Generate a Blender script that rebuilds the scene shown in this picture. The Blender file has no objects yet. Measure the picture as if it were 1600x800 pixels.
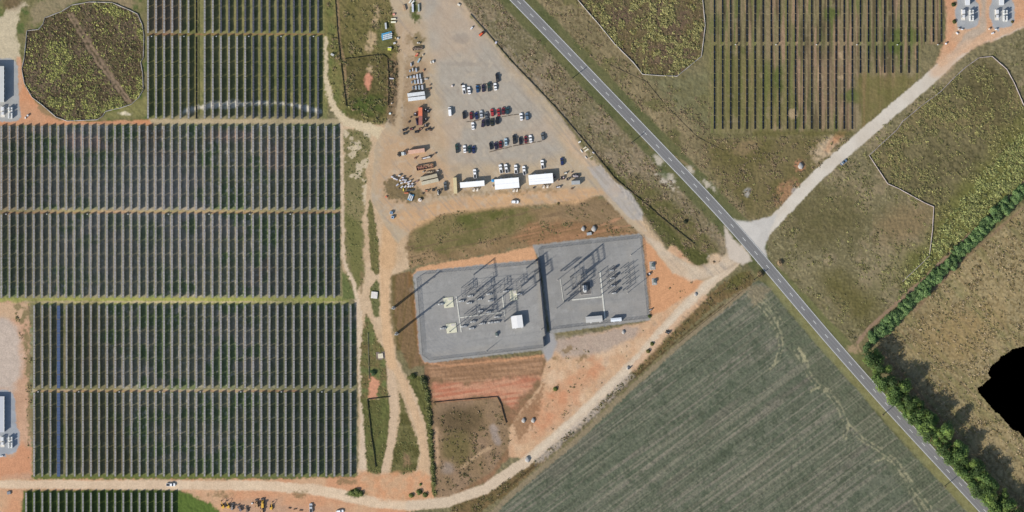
import bpy, math, random
import numpy as np
random.seed(7)
rng = np.random.default_rng(11)
S = 0.43                      # metres per unit of the survey grid
def X(p): return (p-800.0)*S
def Y(q): return (400.0-q)*S
scene = bpy.context.scene
COL = scene.collection
K = 1.30                      # light reaching flat open ground (sun + sky, at this exposure)
def lin(c):
    c = np.asarray(c, dtype=float)/255.0
    return np.where(c <= 0.04045, c/12.92, ((c+0.055)/1.055)**2.4)
def alb(c): return tuple(np.clip(lin(c)/K, 0, 0.9))

# ------------------------------------------------------------------ tags
def tag(o, label=None, cat=None, group=None, kind=None):
    if label: o['label'] = label
    if cat: o['category'] = cat
    if group: o['group'] = group
    if kind: o['kind'] = kind
    return o
def thing(name, label, cat, loc=(0,0,0), rz=0.0, group=None):
    o = bpy.data.objects.new(name, None); COL.objects.link(o)
    o.location = loc; o.rotation_euler = (0,0,rz); o.empty_display_size = 0.5
    return tag(o, label, cat, group)
def copy_thing(root, loc, rz, label, group=None):
    r = root.copy(); COL.objects.link(r); r.location = loc; r.rotation_euler = (0,0,rz)
    r['label'] = label
    if group: r['group'] = group
    for ch in root.children:
        c = ch.copy(); COL.objects.link(c); c.parent = r
        for g in ch.children:
            d = g.copy(); COL.objects.link(d); d.parent = c
    return r
ONES = ['zeroth','first','second','third','fourth','fifth','sixth','seventh','eighth','ninth','tenth','eleventh','twelfth','thirteenth','fourteenth','fifteenth','sixteenth','seventeenth','eighteenth','nineteenth']
TENS = {2:('twenty','twentieth'),3:('thirty','thirtieth'),4:('forty','fortieth'),5:('fifty','fiftieth'),6:('sixty','sixtieth'),7:('seventy','seventieth'),8:('eighty','eightieth'),9:('ninety','ninetieth')}
def ordw(n):
    if n < 20: return ONES[n]
    t, u = divmod(n, 10)
    return TENS[t][1] if u == 0 else TENS[t][0]+'-'+ONES[u]

# ------------------------------------------------------------------ materials
MATS = {}
def mat(key, rgb, rough=0.6, metal=0.0, var=0.12, scale=0.8, spec=0.4, coat=0.0):
    if key in MATS: return MATS[key]
    m = bpy.data.materials.new(key); m.use_nodes = True
    nt = m.node_tree; nt.nodes.clear()
    out = nt.nodes.new('ShaderNodeOutputMaterial'); b = nt.nodes.new('ShaderNodeBsdfPrincipled')
    tc = nt.nodes.new('ShaderNodeTexCoord'); no = nt.nodes.new('ShaderNodeTexNoise')
    no.inputs['Scale'].default_value = scale; no.inputs['Detail'].default_value = 6
    nt.links.new(tc.outputs['Object'], no.inputs['Vector'])
    mr = nt.nodes.new('ShaderNodeMapRange')
    mr.inputs['From Min'].default_value = 0.25; mr.inputs['From Max'].default_value = 0.75
    mr.inputs['To Min'].default_value = 1-var; mr.inputs['To Max'].default_value = 1+var
    nt.links.new(no.outputs['Fac'], mr.inputs['Value'])
    vm = nt.nodes.new('ShaderNodeVectorMath'); vm.operation = 'SCALE'
    vm.inputs[0].default_value = rgb; nt.links.new(mr.outputs['Result'], vm.inputs['Scale'])
    nt.links.new(vm.outputs['Vector'], b.inputs['Base Color'])
    b.inputs['Roughness'].default_value = rough; b.inputs['Metallic'].default_value = metal
    b.inputs['Specular IOR Level'].default_value = spec
    b.inputs['Coat Weight'].default_value = coat
    nt.links.new(b.outputs['BSDF'], out.inputs['Surface'])
    MATS[key] = m; return m
def attr_mat(key, attr='albedo', var=0.15, s1=0.9, s2=0.12, rough=0.95, spec=0.12, trans=0.0):
    m = bpy.data.materials.new(key); m.use_nodes = True
    nt = m.node_tree; nt.nodes.clear()
    out = nt.nodes.new('ShaderNodeOutputMaterial'); b = nt.nodes.new('ShaderNodeBsdfPrincipled')
    at = nt.nodes.new('ShaderNodeAttribute'); at.attribute_name = attr
    tc = nt.nodes.new('ShaderNodeNewGeometry')
    f = None
    for sc, v in ((s1, var), (s2, var*0.6)):
        no = nt.nodes.new('ShaderNodeTexNoise'); no.inputs['Scale'].default_value = sc
        no.inputs['Detail'].default_value = 5; no.inputs['Roughness'].default_value = 0.65
        nt.links.new(tc.outputs['Position'], no.inputs['Vector'])
        mr = nt.nodes.new('ShaderNodeMapRange')
        mr.inputs['From Min'].default_value = 0.25; mr.inputs['From Max'].default_value = 0.75
        mr.inputs['To Min'].default_value = 1-v; mr.inputs['To Max'].default_value = 1+v
        nt.links.new(no.outputs['Fac'], mr.inputs['Value'])
        if f is None: f = mr.outputs['Result']
        else:
            mu = nt.nodes.new('ShaderNodeMath'); mu.operation = 'MULTIPLY'
            nt.links.new(f, mu.inputs[0]); nt.links.new(mr.outputs['Result'], mu.inputs[1]); f = mu.outputs[0]
    vm = nt.nodes.new('ShaderNodeVectorMath'); vm.operation = 'SCALE'
    nt.links.new(at.outputs['Color'], vm.inputs[0]); nt.links.new(f, vm.inputs['Scale'])
    nt.links.new(vm.outputs['Vector'], b.inputs['Base Color'])
    b.inputs['Roughness'].default_value = rough; b.inputs['Specular IOR Level'].default_value = spec
    nt.links.new(b.outputs['BSDF'], out.inputs['Surface'])
    return m

# ------------------------------------------------------------------ mesh builder
class MB:
    def __init__(self): self.v = []; self.f = []
    def add(self, vs, fs):
        n = len(self.v); self.v += [tuple(p) for p in vs]; self.f += [tuple(i+n for i in q) for q in fs]; return self
    def box(self, c, s, rz=0.0, taper=1.0, rx=0.0):
        hx, hy, hz = s[0]/2, s[1]/2, s[2]/2; vs = []
        ca, sa = math.cos(rz), math.sin(rz); cx, sx = math.cos(rx), math.sin(rx)
        for z, t in ((-hz,1.0),(hz,taper)):
            for x, y in ((-hx,-hy),(hx,-hy),(hx,hy),(-hx,hy)):
                x *= t; yy = y*t
                y2, z2 = yy*cx - z*sx, yy*sx + z*cx
                vs.append((c[0]+x*ca-y2*sa, c[1]+x*sa+y2*ca, c[2]+z2))
        return self.add(vs, [(3,2,1,0),(4,5,6,7),(0,1,5,4),(1,2,6,5),(2,3,7,6),(3,0,4,7)])
    def bbox(self, c, s, b=0.05, rz=0.0):
        # box with chamfered vertical edges and a chamfered top
        hx, hy, hz = s[0]/2, s[1]/2, s[2]/2; ca, sa = math.cos(rz), math.sin(rz)
        def ring(ix, z):
            pts = [(-hx+b,-hy+0),(hx-b,-hy),(hx,-hy+b),(hx,hy-b),(hx-b,hy),(-hx+b,hy),(-hx,hy-b),(-hx,-hy+b)]
            k = [(1-ix/hx), (1-ix/hy)]
            return [(c[0]+x*k[0]*ca-y*k[1]*sa, c[1]+x*k[0]*sa+y*k[1]*ca, c[2]+z) for x, y in pts]
        vs = ring(0,-hz)+ring(0,hz-b)+ring(b,hz)
        fs = [tuple(range(7,-1,-1)), tuple(range(16,24))]
        for r in (0,8):
            for i in range(8): fs.append((r+i, r+(i+1)%8, r+8+(i+1)%8, r+8+i))
        return self.add(vs, fs)
    def tube(self, p, q, r0, r1=None, n=8):
        r1 = r0 if r1 is None else r1
        p = np.array(p, float); q = np.array(q, float); d = q-p; L = np.linalg.norm(d); d /= max(L,1e-9)
        a = np.cross(d, (0,0,1) if abs(d[2]) < 0.9 else (1,0,0)); a /= np.linalg.norm(a); b = np.cross(d, a)
        vs = []
        for c, r in ((p,r0),(q,r1)):
            for i in range(n):
                t = 2*math.pi*i/n; vs.append(c + r*(math.cos(t)*a+math.sin(t)*b))
        fs = [tuple(range(n-1,-1,-1)), tuple(range(n,2*n))]
        fs += [(i,(i+1)%n,n+(i+1)%n,n+i) for i in range(n)]
        return self.add(vs, fs)
    def prism(self, pts, z0, z1):
        n = len(pts); vs = [(x,y,z0) for x,y in pts]+[(x,y,z1) for x,y in pts]
        a = sum(pts[i][0]*pts[(i+1)%n][1]-pts[(i+1)%n][0]*pts[i][1] for i in range(n))
        if a < 0: vs = [(x,y,z0) for x,y in pts[::-1]]+[(x,y,z1) for x,y in pts[::-1]]
        fs = [tuple(range(n-1,-1,-1)), tuple(range(n,2*n))]+[(i,(i+1)%n,n+(i+1)%n,n+i) for i in range(n)]
        return self.add(vs, fs)
    def loft(self, rings):
        n = len(rings[0]); vs = [p for r in rings for p in r]
        fs = [tuple(range(n-1,-1,-1)), tuple(range(n*(len(rings)-1), n*len(rings)))]
        for k in range(len(rings)-1):
            for i in range(n): fs.append((k*n+i, k*n+(i+1)%n, (k+1)*n+(i+1)%n, (k+1)*n+i))
        return self.add(vs, fs)
    def build(self, name, m, parent=None, smooth=False):
        me = bpy.data.meshes.new(name); me.from_pydata(self.v, [], self.f); me.update()
        if smooth: me.polygons.foreach_set('use_smooth', [True]*len(me.polygons))
        me.materials.append(m)
        o = bpy.data.objects.new(name, me); COL.objects.link(o)
        if parent: o.parent = parent
        return o

# ------------------------------------------------------------------ the ground painter
CELL = 1.25
PX0, PX1, PY0, PY1 = -60.0, 1660.0, -60.0, 860.0
nx = int((PX1-PX0)/CELL); ny = int((PY1-PY0)/CELL)
gx = (PX0 + np.arange(nx+1)*CELL).astype(np.float32); gy = (PY0 + np.arange(ny+1)*CELL).astype(np.float32)
GX, GY = np.meshgrid(gx, gy)
TAB = rng.random((512,512), dtype=np.float32)
def vn(u, v, ox, oy):
    iu = np.floor(u); iv = np.floor(v); fu = u-iu; fv = v-iv
    fu = fu*fu*(3-2*fu); fv = fv*fv*(3-2*fv)
    iu = (iu.astype(np.int32)+ox); iv = (iv.astype(np.int32)+oy)
    i0 = iu & 511; i1 = (iu+1) & 511; j0 = iv & 511; j1 = (iv+1) & 511
    return (TAB[j0,i0]*(1-fu)+TAB[j0,i1]*fu)*(1-fv)+(TAB[j1,i0]*(1-fu)+TAB[j1,i1]*fu)*fv
def noise(scale, seed, octv=1, gain=0.5, ang=0.0, stretch=1.0, x=None, y=None):
    """fractal value noise in -1..1; ang in degrees above the horizontal of the map, stretched along it"""
    x = GX if x is None else x; y = GY if y is None else y
    c, s = math.cos(math.radians(ang)), math.sin(math.radians(ang))
    u = (x*c - y*s)/stretch; v = (x*s + y*c)
    tot = 0; a = 1.0; w = 0; sc = scale
    for o in range(octv):
        tot = tot + a*(vn(u/sc, v/sc, (seed*37+o*91) % 512, (seed*53+o*17) % 512)*2-1); w += a; a *= gain; sc *= 0.5
    return (tot/w).astype(np.float32)
N2 = noise(2.2, 1); N4 = noise(4, 2, 2); N10 = noise(10, 3, 3); N25 = noise(25, 4, 4); N60 = noise(60, 5, 4); N140 = noise(140, 6, 3)
M10 = noise(11, 13, 3); M25 = noise(27, 14, 4); M60 = noise(70, 15, 4); M3 = noise(3, 16, 2); F15 = noise(1.5, 17)
ALB = np.zeros((ny+1, nx+1, 3), np.float32); AMP = np.zeros((ny+1, nx+1), np.float32); LAB = np.zeros((ny+1, nx+1), np.int16)
NAMES = ['meadow_ground','dirt_track','gravel_yard','clay_ground','wetland_ground','crop_field','grass_bank','solar_field_ground','equipment_pad','gravel_road','verge_ground','stubble_field']
LID = {n:i for i,n in enumerate(NAMES)}
BIG = (slice(0, ny+1), slice(0, nx+1))
def window(pts, mrg):
    xs = [p[0] for p in pts]; ys = [p[1] for p in pts]
    i0 = max(0, int((min(xs)-mrg-PX0)/CELL)); i1 = min(nx+1, int((max(xs)+mrg-PX0)/CELL)+2)
    j0 = max(0, int((min(ys)-mrg-PY0)/CELL)); j1 = min(ny+1, int((max(ys)+mrg-PY0)/CELL)+2)
    return (slice(j0, j1), slice(i0, i1))
def segd(x, y, p, q):
    dx, dy = q[0]-p[0], q[1]-p[1]; L2 = dx*dx+dy*dy+1e-9
    t = np.clip(((x-p[0])*dx+(y-p[1])*dy)/L2, 0, 1)
    return np.hypot(x-p[0]-t*dx, y-p[1]-t*dy), t
def poly(pts, mrg=25):
    sl = window(pts, mrg); x = GX[sl]; y = GY[sl]
    d = np.full(x.shape, 1e9, np.float32); ins = np.zeros(x.shape, bool)
    for i in range(len(pts)):
        p = pts[i]; q = pts[(i+1) % len(pts)]
        dd, _ = segd(x, y, p, q); d = np.minimum(d, dd)
        if p[1] != q[1]:
            c = (p[1] > y) != (q[1] > y)
            ins ^= c & (x < (q[0]-p[0])*(y-p[1])/(q[1]-p[1])+p[0])
    return sl, np.where(ins, -d, d)
def line(pts, mrg=25):
    """polyline of (x, y, width)"""
    sl = window(pts, mrg+max(p[2] for p in pts)/2); x = GX[sl]; y = GY[sl]
    d = np.full(x.shape, 1e9, np.float32)
    for p, q in zip(pts[:-1], pts[1:]):
        dd, t = segd(x, y, p, q); d = np.minimum(d, dd-(p[2]+(q[2]-p[2])*t)/2)
    return sl, d
def blob(cx, cy, rx, ry=None, ang=0, mrg=12):
    ry = rx if ry is None else ry; r = max(rx, ry)
    sl = window([(cx-r,cy-r),(cx+r,cy+r)], mrg); c, s = math.cos(math.radians(ang)), math.sin(math.radians(ang))
    x = GX[sl]-cx; y = GY[sl]-cy; u = (x*c-y*s)/rx; v = (x*s+y*c)/ry
    return sl, (np.sqrt(u*u+v*v)-1)*min(rx, ry)
DESAT = 0.04
def L(c):
    v = lin(c)/K; g = 0.3*v[0]+0.59*v[1]+0.11*v[2]
    return (v*(1-DESAT)+g*DESAT).astype(np.float32)
def sst(a): a = np.clip(a, 0, 1); return a*a*(3-2*a)
def paint(shape, col, soft=3.0, warp=0.0, wn=N10, fine=0.0, op=1.0, label=None, amp=None, col2=None, cn=None):
    sl, d = shape
    m = sst(0.5-(d+warp*wn[sl]+fine*N2[sl])/soft)*op
    c = L(col)
    if col2 is not None:
        t = sst(0.5+0.9*cn[sl])[...,None]; c = c*(1-t)+L(col2)*t
    ALB[sl] = ALB[sl]*(1-m[...,None])+c*m[...,None]
    if amp is not None: AMP[sl] = AMP[sl]*(1-m)+amp*m
    if label is not None: LAB[sl][m > 0.5] = LID[label]
    return shape
def speck(shape, col, nf, thr, soft=0.25, op=0.8, edge=4.0, amp=None):
    """spots of another growth, soil or painted shade inside a shape"""
    sl, d = shape
    m = sst((nf[sl]-thr)/soft)*sst(0.5-d/edge)*op
    ALB[sl] = ALB[sl]*(1-m[...,None])+L(col)*m[...,None]
    if amp is not None: AMP[sl] = AMP[sl]*(1-m)+amp*m
    return shape
def everywhere(): return BIG, np.full(GX.shape, -50.0, np.float32)
# ------------------------------------------------------------------ the land
# rough meadow everywhere, then each patch of soil and growth on it
paint(everywhere(), (130,120,88), col2=(118,110,76), cn=N60, label='meadow_ground', amp=0.22)
speck(everywhere(), (92,86,52), M10, 0.25, op=0.5)
speck(everywhere(), (136,124,88), N25, 0.25, op=0.45)
# --- strip of rough growth on both sides of the paved road
RD = [(742,-66),(808,0),(1130,335),(1190,405),(1282,515),(1385,632),(1541,800),(1600,864)]
scrub_w = poly([(690,-60),(760,-60),(1170,372),(1130,415),(1085,415),(1040,385),(940,255),(868,165),(800,95),(735,20)])
paint(scrub_w, (142,126,100), soft=4, warp=3, label='meadow_ground', col2=(124,112,82), cn=N25, amp=0.22)
speck(scrub_w, (112,106,74), M25, 0.0, op=0.7); speck(scrub_w, (160,138,114), N10, 0.2, op=0.5); speck(scrub_w, (84,76,54), N4, 0.4, op=0.6); speck(scrub_w, (160,146,118), N2, 0.35, op=0.5)
paint(line([(790,150,26),(860,215,30),(900,245,24)]), (126,98,80), soft=16, warp=6, op=0.6)
paint(line([(990,285,24),(1060,350,40),(1100,395,44)]), (96,94,50), soft=14, warp=6, op=0.8, col2=(116,104,66), cn=N10)
paint(line([(940,250,10),(1000,320,16),(1060,390,24),(1100,408,20)]), (82,84,42), soft=8, warp=4, op=0.85)
scrub_e = poly([(860,-60),(905,0),(1003,118),(1112,150),(1112,205),(1335,215),(1190,352),(1150,332),(1080,265),(812,-20),(780,-60)])
paint(scrub_e, (148,132,98), soft=6, warp=4, label='meadow_ground', col2=(126,114,82), cn=N25, amp=0.2)
speck(scrub_e, (96,84,56), N4, 0.25, op=0.7); speck(scrub_e, (148,130,96), N10, 0.2, op=0.5); speck(scrub_e, (98,98,54), M25, 0.15, op=0.6)
paint(poly([(1010,122),(1110,110),(1112,205),(1200,212),(1150,260),(1100,215)]), (124,120,86), soft=24, warp=8, col2=(112,106,72), cn=M10, amp=0.2)
paint(poly([(1100,215),(1330,212),(1215,325),(1180,345),(1110,265)]), (106,98,58), soft=20, warp=8, col2=(120,108,72), cn=M25)
speck(poly([(1080,205),(1330,210),(1230,310),(1100,230)]), (150,128,96), N10, 0.35, op=0.6)
paint(blob(1230,120+180,14,22,-30), (176,128,92), soft=12, warp=8, wn=N4, op=0.7)
paint(blob(1290,232,22,12,45), (196,172,140), soft=12, warp=7, wn=N4, op=0.85); paint(blob(1312,210,22,6,50), (198,138,96), soft=8, warp=4, op=0.7)
paint(blob(1250,258,8,9), (186,128,92), soft=6, warp=4, wn=N4, op=0.8)
paint(blob(1165,230,20,10,20), (158,132,98), soft=12, warp=6, wn=N4, op=0.5)
for c in ((1168,299),(1243,345-45)): paint(blob(c[0],c[1],5,7), (170,166,160), soft=4, warp=3, wn=N4, op=0.7)
# mown grass verges
for off in (13,-13):
    pts = []
    for (x, y) in RD:
        pts.append((x+off*0.78, y-off*0.72, 16))
    v = paint(line(pts), (98,100,64), soft=5, warp=2, fine=1, col2=(108,106,68), cn=N25, label='verge_ground', amp=0.1)
    speck(v, (86,92,54), N10, 0.1, op=0.6)
paint(line([(1205,440,17),(1290,542,18),(1392,655,18),(1545,830,18)]), (138,134,90), soft=5, warp=2, col2=(126,122,78), cn=N10, label='verge_ground', amp=0.08)
paint(line([(1222,425,14),(1300,510,14),(1348,565,12)]), (112,112,70), soft=6, warp=3, label='verge_ground', amp=0.1)
paint(line([(840,25,3),(930,118,2.5),(1010,215,2.5),(1085,265,3)]), (156,132,98), soft=3, warp=2, op=0.6)
paint(line([(820,20,2.5),(880,75,2.5),(960,165,2.5),(1020,235,2.5)]), (140,122,86), soft=3, warp=2, op=0.35)
for c in ((1030,250,9,7),(1047,280,9,6),(1040,284,14,4),(1074,270,8,9),(1108,290,12,4),(1122,410,13,7)):
    paint(blob(c[0],c[1],c[2],c[3],-35), (196,184,164), soft=7, warp=5, wn=N4, op=0.9, label='clay_ground', amp=0.03)
paint(blob(1034,250+20,10,6,-40), (86,96,60), soft=8, warp=4, op=0.7)
# --- wetlands
WET1 = [(112,8),(140,3),(175,4),(203,16),(215,22),(222,38),(225,55),(224,90),(220,97),(223,115),(224,140),(217,152),(205,163),(190,168),(165,174),(160,182),(152,187),(105,189),(88,183),(66,164),(50,152),(38,130),(34,108),(38,90),(42,48),(60,46),(67,38),(70,28),(85,22),(96,18)]
WET2 = [(880,-40),(903,0),(920,20),(935,37),(960,68),(990,98),(1004,116),(1030,118),(1058,119),(1096,88),(1102,40),(1098,0),(1090,-40)]
WET3F = [(1600,165),(1585,130),(1573,108),(1550,88),(1530,90),(1510,104),(1490,122),(1470,143),(1440,165),(1410,190),(1402,202),(1358,243),(1387,287),(1405,295),(1445,317),(1459,323),(1457,360),(1452,400),(1440,412),(1410,440)]
# --- meadow east of the road, under the white road
m3 = poly([(1195,395),(1215,350),(1330,235),(1480,110),(1600,45),(1660,20),(1660,270),(1600,285),(1450,428),(1345,525),(1335,540)])
paint(m3, (130,120,88), soft=5, warp=3, label='meadow_ground', col2=(116,108,76), cn=N60, amp=0.2)
speck(m3, (148,132,102), M25, 0.05, op=0.7); speck(m3, (102,96,64), N10, 0.2, op=0.6); speck(m3, (88,84,58), N4, 0.4, op=0.6); speck(m3, (156,146,108), N2, 0.4, op=0.6)
paint(blob(1290,340,60,45,20), (96,90,54), soft=50, warp=20, wn=N25, op=0.7, col2=(112,102,68), cn=N10)
paint(blob(1420,350,44,30,20), (138,118,84), soft=40, warp=16, wn=N25, op=0.8)
paint(blob(1330,470,50,26,-45), (98,92,48), soft=36, warp=16, wn=N25, op=0.8)
paint(blob(1400,420,40,20,45), (122,116,76), soft=30, warp=10, wn=N25, op=0.6)
w3 = poly([(1660,120),(1600,165),(1585,130),(1573,108),(1550,88),(1530,90),(1490,122),(1440,165),(1402,202),(1358,243),(1387,287),(1445,317),(1459,323),(1457,360),(1452,400),(1400,450),(1420,455),(1560,330),(1660,240)])
paint(w3, (122,112,78), soft=3, warp=1.5, col2=(108,100,68), cn=M25, label='wetland_ground', amp=0.24)
speck(w3, (132,118,80), N60, 0.05, op=0.7); speck(w3, (74,70,42), N4, 0.25, op=0.6)
paint(line([(1660,185,80),(1600,240,90),(1500,350,70),(1430,430,40)]), (112,112,58), soft=40, warp=14, wn=N25, op=0.9, col2=(96,96,48), cn=N10)
paint(blob(1545,60+90,40,46,0), (90,82,52), soft=30, warp=10, wn=N25, op=0.6)
w2 = paint(poly(WET2), (112,98,66), soft=2, label='wetland_ground', col2=(108,96,68), cn=N25, amp=0.24)
speck(w2, (112,90,74), M25, 0.05, op=0.7); speck(w2, (126,120,60), N10, 0.1, op=0.6); speck(w2, (74,66,44), N4, 0.3, op=0.6)
# --- stubble field in the lower right
sf = poly([(1660,270),(1600,318),(1500,412),(1430,480),(1370,540),(1400,600),(1500,690),(1580,800),(1600,860),(1660,860)])
paint(sf, (160,142,102), soft=4, warp=2, label='stubble_field', col2=(144,130,94), cn=N60, amp=0.17)
speck(sf, (176,158,118), N2, 0.3, op=0.55)
NS = noise(3, 21, 2, ang=-45, stretch=14); NS2 = noise(8, 22, 3, ang=-45, stretch=10)
speck(sf, (120,104,68), N4, 0.1, op=0.7); speck(sf, (166,146,102), M10, 0.15, op=0.5); speck(sf, (128,122,76), NS2, 0.1, op=0.5); speck(sf, (118,98,70), NS, 0.35, op=0.5)
paint(blob(1500,520,60,40,20), (158,132,86), soft=50, warp=20, wn=N25, op=0.6)
paint(line([(1480,440,6),(1600,560,8)]), (124,124,78), soft=12, warp=5, op=0.5)
paint(line([(1372,545,5),(1400,575,5),(1440,620,5),(1500,690,5)]), (142,110,84), soft=6, warp=2, op=0.6)
# paths beside the hedgerow
paint(line([(1660,235,6),(1600,285,6),(1550,335,5),(1500,380,5),(1450,430,5),(1400,475,5),(1355,515,5),(1340,535,6)]), (152,126,102), soft=3, warp=1.5, fine=1, label='dirt_track', amp=0.05)
paint(line([(1600,324,4),(1540,375,4),(1495,415,4),(1430,485,4)]), (140,114,88), soft=4, warp=2, op=0.7)
paint(blob(1335,545,9,6), (170,144,112), soft=6, warp=4, wn=N4, op=0.8)
# roadside clay below the row of trees
for c in ((1405,635,8,3),(1428,657,8,4),(1450,683,7,3),(1475,715,8,3),(1522,765,7,3),(1495,735,4,2)):
    paint(blob(*c, -48), (178,130,96), soft=5, warp=3, wn=N4, op=0.85)
# --- the crop field
CROP = [(1186,438),(1172,444),(1135,477),(1060,538),(1000,592),(900,688),(800,770),(700,870),(1600,870),(1510,800),(1470,755),(1430,715),(1380,660),(1340,610),(1290,556),(1230,486),(1200,448)]
cf = poly(CROP)
rows_a = GX*math.sin(math.radians(36.5)) + GY*math.cos(math.radians(36.5)) + 0.8*N60
rows_b = GX*math.sin(math.radians(-48)) + GY*math.cos(math.radians(-48)) + 1.5*N60
dr = line([(1190,425,0),(1282,535,0),(1385,652,0),(1520,800,0),(1560,844,0)], 300)
headland = np.zeros(GX.shape, np.float32); headland[dr[0]] = sst((58-dr[1]+6*N60[dr[0]])/6)
PER = 4.5
strip = np.where(headland > 0.5, np.cos(rows_b*2*math.pi/PER), np.cos(rows_a*2*math.pi/PER)).astype(np.float32)
CS = noise(3.4, 31, 2, ang=36.5, stretch=34); CS2 = noise(22, 32, 3, ang=36.5, stretch=6)
paint(cf, (108,111,92), soft=3, warp=2, wn=N4, col2=(98,104,84), cn=CS2, label='crop_field', amp=0.16)
speck(cf, (138,130,114), CS, 0.05, op=0.7, soft=0.5); speck(cf, (78,88,68), N10, 0.15, op=0.6); speck(cf, (116,108,96), CS2, 0.2, op=0.5, soft=0.4)
hl = poly([(1172,444),(1200,448),(1290,556),(1380,660),(1510,800),(1440,800),(1330,660),(1240,560),(1180,480)])
paint(hl, (92,100,76), soft=14, warp=5, op=0.7, col2=(104,106,84), cn=N10)
CZ = noise(46, 33, 3, ang=36.5, stretch=3)
speck(cf, (78,84,66), strip*sst(0.6+1.2*CZ), 0.05, soft=0.9, op=0.15); speck(cf, (152,144,122), -strip*sst(0.45+1.4*CZ), 0.5, soft=0.5, op=0.2)
speck(cf, (150,142,122), noise(2.6, 34, 1, ang=36.5, stretch=40), 0.3, soft=0.4, op=0.4); speck(cf, (74,80,62), noise(2.6, 35, 1, ang=36.5, stretch=30), 0.3, soft=0.4, op=0.4)
speck(cf, (70,76,58), N2, 0.45, op=0.4)
# sprayer tracks turning through the headland
for off in (0, 6):
    for t in ([(1168,462),(1186,478),(1200,495),(1213,518),(1218,542),(1211,566),(1198,580)], [(1176,456),(1200,478),(1216,505)],
              [(1241,548),(1254,572),(1264,592),(1278,606),(1295,619),(1310,640),(1320,664),(1342,686),(1370,703),(1393,719),(1409,740),(1430,770),(1450,797)],
              [(1265,612),(1278,604),(1292,612)], [(1366,722),(1382,716),(1398,726),(1412,748),(1424,776),(1440,800)], [(1320,664),(1316,690)], [(1242,552),(1252,560),(1258,578)]):
        paint(line([(p[0]+off, p[1]-off*0.4, 1.5) for p in t]), (158,152,120), soft=1.8, warp=2.2, wn=N4, fine=0.8, op=0.7)
paint(blob(1255,555,2,8,30), (176,168,130), soft=3, warp=2, wn=N4, op=0.7)
# field edge: pale strip, ditch and rough bank along the dirt track
paint(line([(1170,448,7),(1130,482,7),(1060,540,7),(1000,594,7),(900,688,8),(800,772,8),(740,830,8)]), (146,130,102), soft=3, warp=2, wn=N4, fine=1, op=0.9, label='meadow_ground', amp=0.08)
bank = line([(1165,436,26),(1120,462,20),(1080,500,14),(1010,566,10),(900,668,10),(840,722,12),(780,768,22),(720,800,30)])
paint(bank, (122,100,66), soft=4, warp=4, wn=N4, label='grass_bank', col2=(108,94,58), cn=N10, amp=0.22)
paint(line([(1130,476,2.5),(1075,518,2.5),(1010,573,2.5),(905,672,2.5),(830,732,3),(780,772,3)]), (84,70,44), soft=2.5, warp=1.5, wn=N4, op=0.8)
paint(blob(1150,440,20,9,40), (94,94,48), soft=10, warp=4, op=0.8); paint(blob(1190,432,20,9,0), (112,106,70), soft=10, warp=4, op=0.7)
paint(poly([(1165,455),(1180,445),(1205,450),(1190,470),(1178,480)]), (150,134,106), soft=8, warp=4, wn=N4, op=0.6)

# --- solar fields, west
sg = poly([(224,-60),(512,-60),(512,188),(224,190)])
paint(sg, (140,134,86), soft=6, warp=2, label='solar_field_ground', col2=(118,120,72), cn=N60, amp=0.12)
speck(sg, (146,138,86), M25, 0.1, op=0.6); speck(sg, (98,104,56), N10, 0.2, op=0.5)
paint(blob(258,25,26,40), (146,122,100), soft=30, warp=8, op=0.8)
NVW = noise(4, 41, 2, ang=90, stretch=10)
paint(line([(288,174,5),(312,167,8),(345,163,9),(390,161,6),(430,161,5),(465,165,6),(500,175,5)]), (226,216,192), soft=6, warp=5, wn=N10, fine=1.5, op=0.9)
paint(poly([(300,176),(500,178),(508,188),(240,188)]), (150,138,108), soft=10, warp=6, op=0.7)
paint(line([(224,190.5,9),(330,190,8),(430,190,9),(530,191,10)]), (188,168,132), soft=4, warp=2, fine=1, label='dirt_track', amp=0.04)
fb = poly([(-60,194),(531,194),(531,469),(-60,472)])
paint(fb, (158,148,114), soft=4, warp=1.5, label='solar_field_ground', col2=(138,136,98), cn=N60, amp=0.12)
speck(fb, (170,156,136), M60, 0.0, op=0.75, soft=0.5); speck(fb, (150,122,100), N60, 0.25, op=0.6, soft=0.4); speck(fb, (112,128,78), N25, 0.05, op=0.8); speck(fb, (206,194,174), noise(3.2,46,2), 0.35, op=0.6); speck(fb, (190,178,156), N4, 0.3, op=0.5); speck(fb, (112,128,82), M10, 0.3, op=0.6)
for c in ((25,212,22,14),(120,222,30,12),(150,225,22,10),(430,245,20,26),(360,212,30,8),(60,205,20,6),(8,300,20,40)):
    paint(blob(*c), (196,160,138), soft=16, warp=8, wn=N10, op=0.65)
paint(blob(215,300,90,60), (180,166,146), soft=80, warp=30, wn=N25, op=0.6); paint(blob(190,400,140,50), (164,152,128), soft=80, warp=30, wn=N25, op=0.5)
paint(line([(-60,330.5,5),(532,330.5,5)]), (176,160,110), soft=3, warp=1.5, fine=1, op=0.9, col2=(200,164,126), cn=N60)
paint(line([(-60,470,11),(60,471,12),(270,470,11),(540,469,11)]), (176,172,92), soft=4, warp=1.5, fine=1, op=0.95, col2=(162,164,84), cn=N25)
paint(line([(40,472,3.5),(200,472,3),(330,472,2.5),(540,472,1.5)]), (206,184,146), soft=2, warp=1, fine=0.8, op=0.8)
fc = poly([(47,475),(557,475),(557,746),(47,747)])
paint(fc, (152,143,110), soft=4, warp=1.5, label='solar_field_ground', col2=(132,130,94), cn=N60, amp=0.12)
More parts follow.
